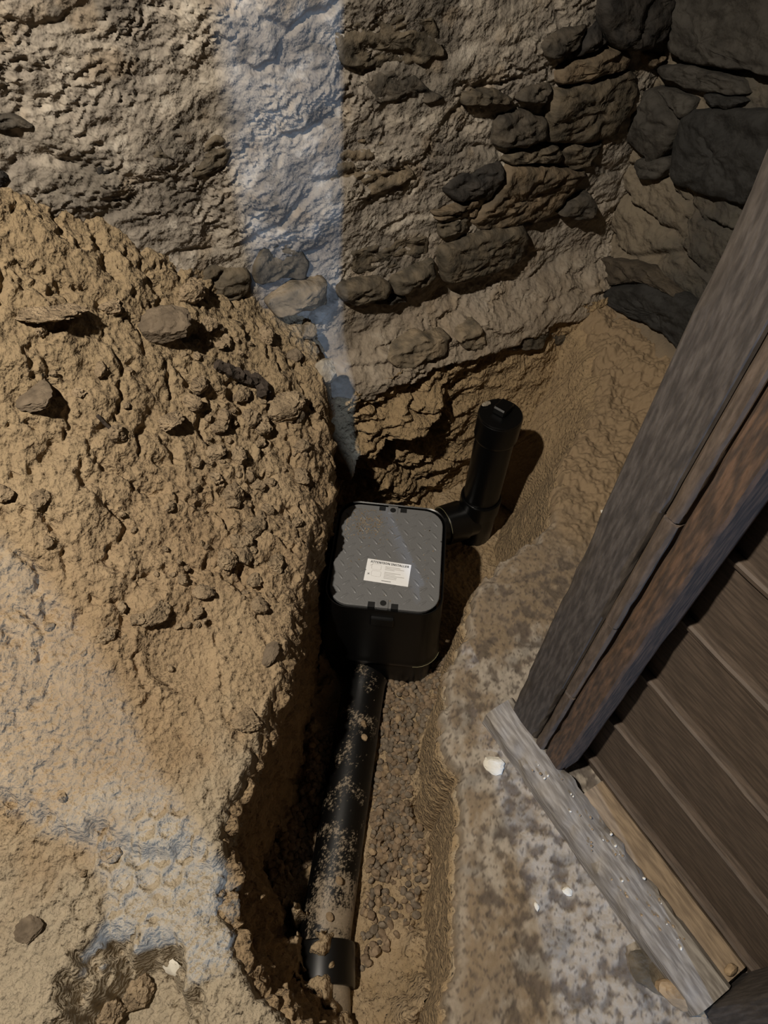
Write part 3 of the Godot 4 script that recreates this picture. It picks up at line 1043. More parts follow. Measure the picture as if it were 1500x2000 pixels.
				y += back * (0.55 - (crumb2.get_noise_2d(x, z) + 1.0)) * 0.008
				y += 0.05 * smoothstep(1.40, 1.66, x + 0.05 * m)
				var s1 := stain.get_noise_2d(x, z)
				var s2 := stain2.get_noise_2d(x, z)
				var tanness := smoothstep(-0.30, 0.30, 0.7 * s1 + 0.5 * s2 + 3.0 * (0.42 - x - 0.36 * z) * smoothstep(-0.3, -0.2, z) - 0.1 + 0.6 * smoothstep(-0.4, -0.55, z))
				col = lime.lerp(lime_tan, tanness)
				col = col.lerp(lime_grey, smoothstep(-0.05, 0.3, stain.get_noise_2d(x + 3.0, z + 8.0) + 0.5 * s2) * 0.75 * (1.0 - 0.8 * tanness))
				var darkness := smoothstep(0.05, 0.40, s2 * 0.9 + stain.get_noise_2d(x + 7.0, z - 3.0) * 0.8 - 0.02 + 0.12 * smoothstep(-0.42, -0.55, z))
				darkness *= smoothstep(-0.012, -0.04, d)
				col = col.lerp(lime_dark, darkness * 0.72)
				y -= 0.002 * darkness
				# pale broken rim
				col = col.lerp(lime, smoothstep(-0.014 + 0.012 * s2, -0.004, d) * (1.0 - back) * (0.55 + 0.6 * s1))
				var dots := smoothstep(0.30, 0.42, speckle.get_noise_2d(x, z) + 0.25 * s2)
				col = col.lerp(lime_dark, dots * 0.75 * (1.0 - back))
				col = col.lerp(sand * 0.85, back)
				var pits := smoothstep(0.35, 0.6, fine.get_noise_2d(x * 1.4 + 9.0, z * 1.4))
				col = col.lerp(lime_dark, pits * 0.5 * (1.0 - back))
				var lip := smoothstep(-0.006, 0.012, d)
				y -= 0.05 * lip * lip + 0.010 * smoothstep(-0.02, 0.0, d) * (0.6 + e)
				col = col.lerp(sand, smoothstep(0.0, 0.012, d))
			p[k] = Vector3(x, y, z) + nrm * detail
			top[k] = p[k].y
			c[k] = col
	# one more ring of points each way, so that the pieces overlap
	for j in range(1, top_h - 1):
		for i in range(1, top_w - 1):
			pass
	var hm := put("soil_heap", grid_mesh(p, c, top_w, top_h, false, keep_heap), mats.soil)
	tag(hm, "sloping heap of loose brown dug soil filling the left side against the stone wall", "soil heap", "", "stuff")
	var fl := put("floor", grid_mesh(p, c, top_w, top_h, false, keep_screed), mats.screed)
	tag(fl, "", "", "", "structure")
	var tr := thing("trench")
	tag(tr, "", "", "", "structure")
	put("trench_bed", grid_mesh(p, c, top_w, top_h, false, keep_floor), mats.soil, tr)
	# the solid earth under everything
	put("subsoil", bevel_box(Vector3(-2.3, -0.95, -1.6), Vector3(1.95, -0.60, 0.9)), mats.shell_dark, tr)


# a ribbon of earth from the edge of the trench down to its floor
func side_ribbon(line: Array, s: int, left: bool) -> ArrayMesh:
	var len := 0.0
	var cum: Array[float] = [0.0]
	for k in line.size() - 1:
		len += line[k].distance_to(line[k + 1])
		cum.append(len)
	var nu := int(len / 0.0042)
	var nv := 92
	var base: Array[Vector2] = []
	var seg := 0
	for i in nu:
		var at := len * i / (nu - 1)
		while seg < line.size() - 2 and at > cum[seg + 1]: seg += 1
		base.append(line[seg].lerp(line[seg + 1], (at - cum[seg]) / (cum[seg + 1] - cum[seg])))
	var p := PackedVector3Array()
	var c := PackedColorArray()
	p.resize(nu * nv)
	c.resize(nu * nv)
	var lay := noise("side_layers", 9.0, 4, 60)
	var lumps := noise("side_lumps", 16.0, 4, 61)
	var fine := noise("side_fine", 60.0, 3, 62)
	var chunk := cells("side_chunk", 13.0, 63, FastNoiseLite.RETURN_DISTANCE2_SUB)
	var win := 12
	var edge_n := noise("soil_edge", 14.0, 4, 8)
	var sand := Color(.37, .27, .16)
	var soil := Color(.36, .26, .162)
	for i in nu:
		var t: Vector2 = (base[mini(i + win, nu - 1)] - base[maxi(i - win, 0)]).normalized()
		var nrm := Vector2(-t.y, t.x)   # towards the inside
		if inside(base[i].x + nrm.x * 0.03, base[i].y + nrm.y * 0.03) < 0.0:
			nrm = -nrm
		var b := base[i] - nrm * 0.016 * edge_n.get_noise_2d(base[i].x, base[i].y)
		var reach := 0.03
		var rough := 1.0
		if left:
			reach = lerpf(0.004, 0.10, smoothstep(-0.47, -0.35, b.y))
		else:
			reach = lerpf(0.014, 0.10, smoothstep(0.98, 1.25, b.x)) + 0.24 * smoothstep(1.3, 1.45, b.x) + 0.02 * smoothstep(0.6, 0.75, b.x)
			rough = 0.24 - 0.1 * smoothstep(0.9, 1.2, b.x)
		var out := b - nrm * 0.016
		var y_top: float = top_at(b.x - nrm.x * 0.02, b.y - nrm.y * 0.02) - 0.006
		for v in nv:
			var f := float(v) / (nv - 1)
			var y := lerpf(y_top, -0.50, f)
			var q := out + nrm * (0.029 * smoothstep(0.0, 0.10, f) + reach * (0.35 * f + 0.65 * pow(f, 1.8)))
			var n1 := lay.get_noise_3d(q.x * 0.7, y * 1.5, q.y * 0.7)
			var n2 := lumps.get_noise_3d(q.x, y, q.y)
			var n3 := fine.get_noise_3d(q.x, y, q.y)
			var ch := chunk.get_noise_3d(q.x, y * 0.8, q.y) + 1.0
			var mask := smoothstep(0.0, 0.10, f)
			var out_by := mask * rough * (lerpf(0.55, 1.0, smoothstep(-0.47, -0.35, b.y)) if left else 1.0) * (0.020 * n1 + 0.022 * n2 - 0.016 * (1.0 - smoothstep(0.0, 0.16, ch)) * (1.0 if left else 0.3)) + (0.003 if left else 0.0012) * n3
			q += nrm * out_by
			p[v * nu + i] = Vector3(q.x, y + mask * rough * 0.01 * n2, q.y)
			var col := sand.lerp(soil, 0.6 if left else 0.2) * (1.0 + 0.25 * n3 + 0.2 * n1)
			if not left:
				col = col.lerp(Color(.47, .42, .34), smoothstep(0.045, 0.02, y_top - y + 0.02 * n2) * smoothstep(1.1, 0.95, b.x) * 0.8)
			c[v * nu + i] = col
	return grid_mesh(p, c, nu, nv, true)


func trench_sides() -> void:
	var tr: Node3D = get_node("trench")
	put("earth_side", side_ribbon(edge_left, 1, true), mats.soil, tr)
	put("earth_side", side_ribbon(edge_right, 2, false), mats.soil, tr)
	# the earth face under the footing of the back wall
	var st := 0.0042
	var x0 := 0.55
	var x1 := 1.72
	var y0 := -0.52
	var y1 := 0.09
	var nu := int((x1 - x0) / st)
	var nv := int((y1 - y0) / st)
	var p := PackedVector3Array()
	var c := PackedColorArray()
	p.resize(nu * nv)
	c.resize(nu * nv)
	var big := noise("face_big", 3.4, 3, 70)
	var mid := noise("face_mid", 10.0, 5, 71)
	var fine := noise("face_fine", 50.0, 3, 72)
	var shelf := noise("face_shelf", 5.0, 4, 73, FastNoiseLite.TYPE_SIMPLEX_SMOOTH, FastNoiseLite.FRACTAL_RIDGED)
	var sand := Color(.36, .26, .15)
	for j in nv:
		var y := y0 + j * st
		for i in nu:
			var x := x0 + i * st
			var b := big.get_noise_2d(x, y * 1.4)
			var m := mid.get_noise_2d(x * 0.8, y * 1.6)
			var f := fine.get_noise_2d(x, y)
			var wild := smoothstep(1.25, 0.95, x)   # blocky on the left, smooth behind the riser
			var z := -1.285 + 0.03 * b + (0.012 + 0.026 * wild) * m + 0.004 * f
			z += lerpf(0.05, 0.16, smoothstep(1.2, 1.4, x)) * smoothstep(0.02, -0.45, y)
			z -= 0.03 * wild * smoothstep(0.4, 0.75, shelf.get_noise_2d(x * 0.8, y * 1.8))
			# a lump that hangs over a deep cleft above the chamber
			var line := -0.150 + (x - 0.80) * 0.22
			var over := smoothstep(0.62, 0.70, x) * smoothstep(1.08, 1.0, x)
			z += 0.06 * over * smoothstep(line - 0.006, line + 0.01, y + 0.02 * m) * smoothstep(line + 0.14, line + 0.04, y)
			z -= 0.05 * over * smoothstep(line, line - 0.012, y + 0.02 * m) * smoothstep(line - 0.13, line - 0.05, y)
			p[j * nu + i] = Vector3(x, y, z)
			c[j * nu + i] = sand * (1.0 + 0.22 * f + 0.25 * m)
	put("earth_face", grid_mesh(p, c, nu, nv, true), mats.soil, tr)


# ---------------------------------------------------------------- timber partition

func partition() -> void:
	var post := thing("timber_post", Vector3(.588, .05, -.272))
	put("wide_board", timber(Vector3(-.012, -.045, -.068), Vector3(.06, 2.65, .008), .005, 3), mats.wood_grey_upright, post)
	var joints: Array[float] = [-.03, .235, .47, .71, 2.65]   # the cover strip is pieced together
	for k in 4:
		put("cover_strip", timber(Vector3(-.014 + .002 * (k % 2), joints[k], .009), Vector3(.03, joints[k + 1] - .004, .031), .004, 30 + k, .02), mats.wood_brown_upright, post)
	put("outer_strip", timber(Vector3(-.010, -.045, .033), Vector3(.06, 2.65, .075), .005, 5), mats.wood_orange_upright, post)
	tag(post, "dark upright timber post of wide board and narrow strips standing on the sill", "post")
	var sill := thing("floor_sill", Vector3(.56, 0, -.07))
	put("beam", timber(Vector3(-.034, -.02, -.288), Vector3(.042, .052, .285), .016, 6, 0.012, .010), mats.wood_pale_level, sill)
	tag(sill, "worn grey timber sill lying on the floor under the post and boards", "sill")
	var strip := thing("sill_board", Vector3(.622, 0, .06))
	put("board", timber(Vector3(-.024, -.02, -.20), Vector3(.026, .040, .150), .006, 7, 0.02, .005), mats.wood_tan_level, strip)
	tag(strip, "pale tan board lying inside the grey sill at the foot of the planks", "board")
	var wall := thing("plank_partition", Vector3(.66, 0, 0))
	var edges: Array[float] = [0.0, 0.05, 0.217, 0.388, 0.558, 0.71, 0.86, 1.03, 1.21, 1.40, 1.60, 1.80, 2.0, 2.2, 2.45, 2.74]
	for k in edges.size() - 1:
		var lo := edges[k]
		var hi := edges[k + 1]
		var sh := -0.007 + 0.001 * (k % 3)
		var st: Array[Vector3] = []
		# each plank leans out at its top, so that a narrow ledge shows over it
		var prof := [Vector2(0.0, lo), Vector2(-0.006, hi - 0.016), Vector2(-0.014, hi - 0.011), Vector2(-0.015, hi - 0.004), Vector2(-0.011, hi - 0.0008), Vector2(0.03, hi - 0.0008), Vector2(0.03, lo)]
		var rings := []
		var nz := noise("plank", 6.0, 3, 90 + k)
		for i in 24:
			var z := lerpf(-0.30, 0.30, i / 23.0)
			var ring := PackedVector3Array()
			for q in prof:
				var w := nz.get_noise_2d(z * 1.5, q.y * 3.0) * 0.002
				ring.append(Vector3(q.x + w, q.y + (w * 0.4 if q.y > lo + 0.02 else 0.0), z))
			rings.append(ring)
		put("plank", loft(rings, true, true, 30.0), mats.wood_brown_level, wall)
	tag(wall, "wall of wide horizontal brown planks with raised upper edges right of the post", "partition")
	var near := thing("corner_post", Vector3(.60, 0, .27))
	put("post_face", timber(Vector3(-.045, -.02, -.052), Vector3(.05, 2.7, .07), .005, 8), mats.wood_grey_upright, near)
	tag(near, "dark timber post at the lower right corner, beyond the end of the sill", "post")


# ---------------------------------------------------------------- drain chamber, pipe and riser

func chamber() -> void:
	var turn := -atan2(0.164, 0.224)
	var o := thing("drain_chamber", Vector3(.6175, -.10, -.8675), turn)
	tag(o, "black plastic drain chamber with grey chequered lid and white sticker", "drain chamber")
	var w := 0.278
	var l := 0.322
	var r := 0.052
	# local axes: x across, z towards the near end, y up; the lid's face is at y 0
	var up := []
	for q in [[0.0, -.010, -.004], [0.004, -.002, .0], [.010, .0, .0], [.012, -.004, .0], [.014, -.03, .0], [.022, -.10, .0], [.034, -.215, .0], [.042, -.232, .0], [.044, -.240, .0], [.040, -.247, .0]]:
		up.append(rounded_ring(w + q[0] + .002, l + q[0] + .002, r + q[0] * 0.4, q[1]))
	up.reverse()
	put("upper_body", loft(up, false, false, 40.0), mats.black_plastic, o)
	var low := []
	for q in [[.018, -.24], [.020, -.26], [.034, -.385], [.040, -.39], [.042, -.395], [.042, -.425], [.036, -.43]]:
		low.append(rounded_ring(w + q[0], l + q[0], r + q[0] * 0.4, q[1]))
	low.reverse()
	put("lower_body", loft(low, true, true, 40.0), mats.black_plastic, o)
	# pale mould lines at the two joints
	for q in [[.0470, -.2405], [.043, -.3925]]:
		var ring := rounded_ring(w + q[0] + .002, l + q[0] + .002, r + q[0] * 0.4, q[1])
		ring.reverse()
		var pts := PackedVector3Array()
		for k in ring.size():
			if k <= 8:
				pts.append(ring[k])
		put("mould_line", tube(pts, 0.0009, 6), mats.yellow_scuff, o)
	# small raised panel on the near side
	put("side_panel", bevel_box(Vector3(-.028, -.058, l / 2 + .001), Vector3(.030, -.026, l / 2 + .0160), .002), mats.black_plastic, o)
	# the lid
	var lid := []
	for q in [[-.004, -.012], [-.002, -.002], [-.005, -.0004], [-.008, 0.0]]:
		lid.append(rounded_ring(w + q[0] - .004, l + q[0] - .004, r + q[0] * 0.4, q[1]))
	var lm := put("lid", loft(lid, true, true, 30.0), mats.lid_plastic, o)
	lm.set_meta("label", "grey chequered lid")
	var tread := tread_mesh(0.026, 0.0070, 0.0019)
	for a in range(-8, 9):
		for b in range(-9, 10):
			if (a + b) % 2 != 0:
				continue
			var q := Vector2(a * 0.0192, b * 0.0192)
			if absf(q.x) > w / 2 - 0.020 or absf(q.y) > l / 2 - 0.020:
				continue
			if absf(q.x - 0.003) < 0.060 and absf(q.y - 0.055) < 0.040:
				continue
			if Vector2(maxf(absf(q.x) - (w / 2 - r), 0.0), maxf(absf(q.y) - (l / 2 - r), 0.0)).length() > r - 0.016:
				continue
			if absf(q.y) > l / 2 - 0.040 and absf(q.x) < 0.046:
				continue
			var t := put("tread", tread, mats.lid_plastic, lm, Vector3(q.x, 0.0, q.y))
			t.rotation.y = -0.85 if a % 2 == 0 else 0.72
	rng.seed = 55
	var grain := rock(Vector3(.0034, .0018, .0028), 500, 0, 5, 0.1)
	var mm := MultiMesh.new()
	mm.transform_format = MultiMesh.TRANSFORM_3D
	mm.mesh = grain
	mm.instance_count = 420
	for k in 420:
		var q := Vector2(rng.randfn(-.075, .034), rng.randfn(-.095, .036))
		if k % 3 == 0:
			q = Vector2(-.08 + .022 * ((k / 3) % 3) + rng.randfn() * .006, -.11 + .02 * ((k / 9) % 3) + rng.randfn() * .006)
		if k % 11 == 0:
			q = Vector2(rng.randf_range(-.12, .12), rng.randf_range(-.14, .14))
		q = q.clamp(Vector2(-.118, -.140), Vector2(.122, .145))
		mm.set_instance_transform(k, Transform3D(Basis(Vector3.UP, rng.randf() * TAU).scaled(Vector3.ONE * rng.randf_range(.4, 1.1)), Vector3(q.x, .0006, q.y)))
	var mi := MultiMeshInstance3D.new()
	mi.name = "soil_grains"
	mi.multimesh = mm
	mi.material_override = mats.clod
	mi.set_meta("kind", "stuff")
	lm.add_child(mi)
	# latches at both ends: two slots and a bolt boss
	for e in [-1, 1]:
		for s in [-1, 1]:
			put("latch_slot", bevel_box(Vector3(s * .0285 - .009, -.012, e * (l / 2 - .011) - .0062), Vector3(s * .0285 + .009, .0006, e * (l / 2 - .011) + .0085), .001), mats.hole_black, o)
		put("bolt_boss", bevel_box(Vector3(-.0135, -.01, e * (l / 2 - .014) - .013), Vector3(.0135, .0016, e * (l / 2 - .014) + .012), .0012), mats.lid_plastic, o)
		put("bolt_hole", turned(Vector3(0, -.01, e * (l / 2 - .015)), Vector3.UP, [Vector2(0, .0078), Vector2(.0120, .0078)], 24), mats.hole_black, o)
	# sticker
	var stick := put("sticker", bevel_box(Vector3(-.056, 0, -.0335), Vector3(.056, .0006, .0335), .0004), mats.paper, o, Vector3(.003, .0004, .055))
	stick.set_meta("label", "white creased sticker with black heading")
	stick.rotation.y = -0.06
	lettering("ATTENTION INSTALLER", .0064, .0985, Vector3(.002, .0009, -.0255), stick)
	for k in 9:
		if k == 3: continue
		var y := -.0165 + k * .0043
		put("print_line", bevel_box(Vector3(-.008, .0005, y), Vector3(.030 + .014 * sin(k * 2.3), .00075, y + .0012), .0001), mats.faint_ink, stick)
	put("print_line", bevel_box(Vector3(-.012, .0005, .0265), Vector3(.012, .00075, .0278), .0001), mats.ink, stick)
	for s in [-1, 1]:   # the cross and the tick
		var x := put("mark", bevel_box(Vector3(-.0035, 0, -.0005), Vector3(.0035, .0003, .0005), .0001), mats.ink, stick, Vector3(-.047, .0006, .012))
		x.rotation.y = s * PI / 4
	var tk := put("mark", bevel_box(Vector3(-.0045, 0, -.0004), Vector3(.0045, .0003, .0004), .0001), mats.faint_ink, stick, Vector3(-.043, .0006, -.0165))
	tk.rotation.y = 0.8
	for q in [Vector3(-.030, .0006, -.011), Vector3(-.028, .0006, .009)]:   # the two small drawings: boxes with a pipe
		for ring in [rounded_ring(.024, .016, .004, 0.0)]:
			var pts := PackedVector3Array(ring)
			pts.append(ring[0])
			put("print_drawing", tube(pts, .0003, 4), mats.faint_ink, stick, q)


func tread_mesh(len: float, wid: float, high: float) -> ArrayMesh:
	var p := PackedVector3Array()
	var nu := 9
	var nv := 7
	for j in nv:
		for i in nu:
			var u := lerpf(-1.0, 1.0, i / (nu - 1.0))
			var v := lerpf(-1.0, 1.0, j / (nv - 1.0))
			var half := wid / 2 * sqrt(maxf(0.0, 1.0 - u * u)) + 0.0001
			p.append(Vector3(u * len / 2, high * (1.0 - u * u) * (1.0 - v * v) - 0.0001, v * half))
	return grid_mesh(p, PackedColorArray(), nu, nv, false)


func tube(pts: PackedVector3Array, r: float, n := 8) -> ArrayMesh:
	var rings := []
	for k in pts.size():
		var d := (pts[mini(k + 1, pts.size() - 1)] - pts[maxi(k - 1, 0)]).normalized()
		rings.append(circle(pts[k], d, r, n))
	return loft(rings, true, true, 60.0)


func lettering(text: String, high: float, wide: float, at: Vector3, parent: Node) -> void:
	var f := SystemFont.new()
	f.font_names = PackedStringArray(["Droid Sans"])
	f.font_weight = 700
	var t := TextMesh.new()
	t.text = text
	t.font = f
	t.font_size = 32
	t.pixel_size = 0.001
	t.depth = 0.002
	var box := t.get_aabb()
	var o := put("heading_print", t, mats.ink, parent, at)
	o.rotation.x = -PI / 2
	o.scale = Vector3(wide / maxf(box.size.x, 0.001), high / maxf(box.size.y, 0.001), 0.1)


func pipes() -> void:
	# the drain pipe that runs from the chamber towards the viewer
	var path := PackedVector3Array([Vector3(.494, -.437, -.742), Vector3(0.464, -0.438, -0.712), Vector3(0.365, -0.439, -0.587), Vector3(0.281, -0.440, -0.481), Vector3(0.207, -0.440, -0.387), Vector3(0.139, -0.437, -0.300), Vector3(0.089, -0.432, -0.235), Vector3(0.060, -0.428, -0.185), Vector3(0.022, -0.425, -0.113)])
	var cv := Curve3D.new()
	for k in path.size():
		var d := (path[mini(k + 1, path.size() - 1)] - path[maxi(k - 1, 0)]) / 6.0
		cv.add_point(path[k], -d, d)
	cv.bake_interval = 0.004
	var run := cv.get_baked_length()
	var nv := int(run / 0.0022)
	var nu := 181
	var p := PackedVector3Array()
	var c := PackedColorArray()
	var dust := noise("pipe_dust", 13.0, 6, 81)
	var speck := noise("pipe_speck", 230.0, 3, 82)
	var blk := Color(.0025, .0025, .0026)
	var du := Color(.34, .27, .19)
	for j in nv:
		var at := run * j / (nv - 1)
		var a := cv.sample_baked(at)
		var t := (cv.sample_baked(minf(at + 0.01, run)) - cv.sample_baked(maxf(at - 0.01, 0.0))).normalized()
		var side := t.cross(Vector3.UP).normalized()
		var up := side.cross(t)
		for i in nu:
			var ang := TAU * i / (nu - 1)
			var out := side * cos(ang) + up * sin(ang)
			var q := a + out * 0.057
			p.append(q)
			var far := smoothstep(0.40, 0.66, at)
			var w := dust.get_noise_3dv(q) * 1.1 + 0.45 * out.y - 0.72 + 0.62 * far - 0.55 * side.dot(out) * far
			var s := 0.65 * speck.get_noise_3dv(q) + 0.5 * speck.get_noise_3dv(q * 0.37)
			var k := clampf(smoothstep(-0.05, 0.45, w + 1.1 * s) * 0.8 + smoothstep(0.42, 0.55, s + 0.3 * w) * 0.6, 0.0, 1.0) * smoothstep(-0.3, 0.3, out.y)
			c.append(blk.lerp(du, k * 0.85))
	var pipe := thing("drain_pipe", Vector3.ZERO)
	put("pipe_wall", grid_mesh(p, c, nu, nv, true, PackedByteArray(), true), mats.pipe_plastic, pipe)
	var ea := cv.sample_baked(run - 0.135)
	var eb := cv.sample_baked(run - 0.05)
	var ed := (eb - ea).normalized()
	put("socket_collar", turned(ea, ed, [Vector2(0, .058), Vector2(0, .066), Vector2(.004, .068), Vector2(.08, .068), Vector2(.084, .066), Vector2(.084, .058)], 48, false, false), mats.black_plastic, pipe)
	tag(pipe, "dusty black plastic drain pipe lying in the trench below the chamber", "pipe")

	# the riser with its screw cap
	var rt := Vector3(1.087, .03, -1.05)
	var ri := thing("riser_pipe", rt)
	tag(ri, "upright black riser pipe with square-nutted screw cap behind the chamber", "riser pipe")
	put("stem", turned(Vector3(0, -.09, 0), Vector3.DOWN, [Vector2(0, .057), Vector2(.34, .057)], 48, false, false), mats.black_plastic, ri)
	put("collar", turned(Vector3(0, -.005, 0), Vector3.DOWN, [Vector2(0, .060), Vector2(.002, .0635), Vector2(.074, .0635), Vector2(.084, .060), Vector2(.088, .057)], 48, false, false), mats.black_plastic, ri)
	var cap := put("cap", turned(Vector3(0, -.02, 0), Vector3.UP, [Vector2(0, .063), Vector2(.016, .063), Vector2(.020, .0605), Vector2(.0205, .05)], 48, true, true), mats.black_plastic, ri)
	var nut := put("cap_nut", bevel_box(Vector3(-.025, 0.0, -.020), Vector3(.025, .024, .020), .004), mats.black_plastic, cap, Vector3(.010, .0, -.006))
	nut.rotation.y = 0.35
	# tee: hub, body and the branch that runs to the chamber
	put("lower_hub", turned(Vector3(0, -.355, 0), Vector3.DOWN, [Vector2(0, .058), Vector2(0, .0635), Vector2(.003, .065), Vector2(.060, .065), Vector2(.068, .061), Vector2(.25, .061)], 48, false, false), mats.black_plastic, ri)
	var dir := Vector3(-1.0, .03, -.10).normalized()
	var from := Vector3(0, -.452, 0)
	put("branch_hub", turned(from, dir, [Vector2(.02, .061), Vector2(.050, .061), Vector2(.058, .065), Vector2(.122, .065), Vector2(.125, .0635), Vector2(.125, .057)], 48, false, false), mats.black_plastic, ri)
	var run_to := PackedVector3Array([from + dir * .06, from + dir * .14, from + dir * .20, from + Vector3(-.255, 0, -.012), from + Vector3(-.30, 0, .004), from + Vector3(-.34, 0, .034)])
	put("branch", tube(run_to, .057, 40), mats.black_plastic, ri)
	var lip := circle(from + dir * .126, dir, .0632, 48)
	lip.append(lip[0])
	var lipm := put("hub_rim", tube(lip, .0009, 6), mats.yellow_scuff, ri)
	lipm.set_meta("label", "pale scuffed rim of branch hub")
	var ring := circle(Vector3(0, -.352, 0), Vector3.DOWN, .0605, 48)
	ring.append(ring[0])
	put("hub_edge", tube(ring, .0010, 6), mats.black_plastic, ri)


# ---------------------------------------------------------------- gravel and loose things

func gravel() -> void:
	rng.seed = 77
	var shapes: Array[ArrayMesh] = []
	for k in 10:
		shapes.append(rock(Vector3(1, 0.72, 0.85), 300 + k, 1, 9, 0.08, 30.0))
	var spots: Array = []
	rng.seed = 78
	var tries := 0
	var grid := {}
	while spots.size() < 1500 and tries < 60000:
		tries += 1
		var z := rng.randf_range(-0.80, -0.10)
		var x := rng.randf_range(0.0, 0.72)
		var d := inside(x, z)
		if d < 0.035:
			continue
		# the pipe's own line
		var t := clampf((z + 0.70) / 0.50, 0.0, 1.3)
		var px := lerpf(0.465, 0.10, t)
		var off := (x - px) * 0.8
		var r := rng.randf_range(0.0065, 0.0125)
		if absf(off) < 0.05:
			continue
		if off < 0 and (z > -0.40 or z < -0.66):
			continue
		if z > -0.30 and rng.randf() > 0.5 - (z + 0.30) * 3.0:
			continue
		var key := Vector2i(int(x / 0.012), int(z / 0.012))
		if grid.get(key, 0) > 1:
			continue
		grid[key] = grid.get(key, 0) + 1
		spots.append([x, z, r, grid[key]])
	# the largest that can be seen are objects of their own, the rest is stuff
	spots.sort_custom(func(a, b): return a[2] > b[2])
	var n_own := mini(300, spots.size())
	var rest: Array = []
	for k in spots.size():
		var s: Array = spots[k]
		var y: float = top_at(s[0], s[1]) + s[2] * (0.35 if s[3] == 1 else 0.95)
		var b := Basis.from_euler(Vector3(rng.randf() * TAU, rng.randf() * TAU, rng.randf() * TAU)).scaled_local(Vector3.ONE * s[2] * 2.0 * 0.9)
		var tf := Transform3D(b, Vector3(s[0], y, s[1]))
		if k < n_own:
			var o := put("gravel_stone", shapes[k % 10], mats[["gravel", "gravel", "gravel_grey", "gravel", "gravel_tan"][(k * 7 + k / 5) % 5]])
			o.transform = tf
			tag(o, "small dusty brown gravel stone on the trench bed beside the pipe", "gravel", "gravel on the trench bed")
		else:
			rest.append(tf)
	for half in 2:
		var mm := MultiMesh.new()
		mm.transform_format = MultiMesh.TRANSFORM_3D
		mm.mesh = shapes[half * 3]
		var mine: Array = []
		for k in rest.size():
			if k % 2 == half:
				mine.append(rest[k])
		mm.instance_count = mine.size()
		for k in mine.size():
			mm.set_instance_transform(k, mine[k])
		var mi := MultiMeshInstance3D.new()
		mi.name = numbered("gravel_bed" if half == 0 else "grey_gravel_bed")
		mi.multimesh = mm
		mi.material_override = mats.gravel if half == 0 else mats.gravel_grey
		add_child(mi)
		tag(mi, ["bed of fine brown gravel spread along the trench floor", "bed of fine grey gravel mixed into the trench floor"][half], "gravel", "", "stuff")


func lay(called: String, mesh: Mesh, m: Material, at: Vector2, sink: float, rot := Vector3.ZERO) -> MeshInstance3D:
	var o := put(called, mesh, m)
	o.position = Vector3(at.x, top_at(at.x, at.y) + sink, at.y)
	o.rotation = rot
	return o


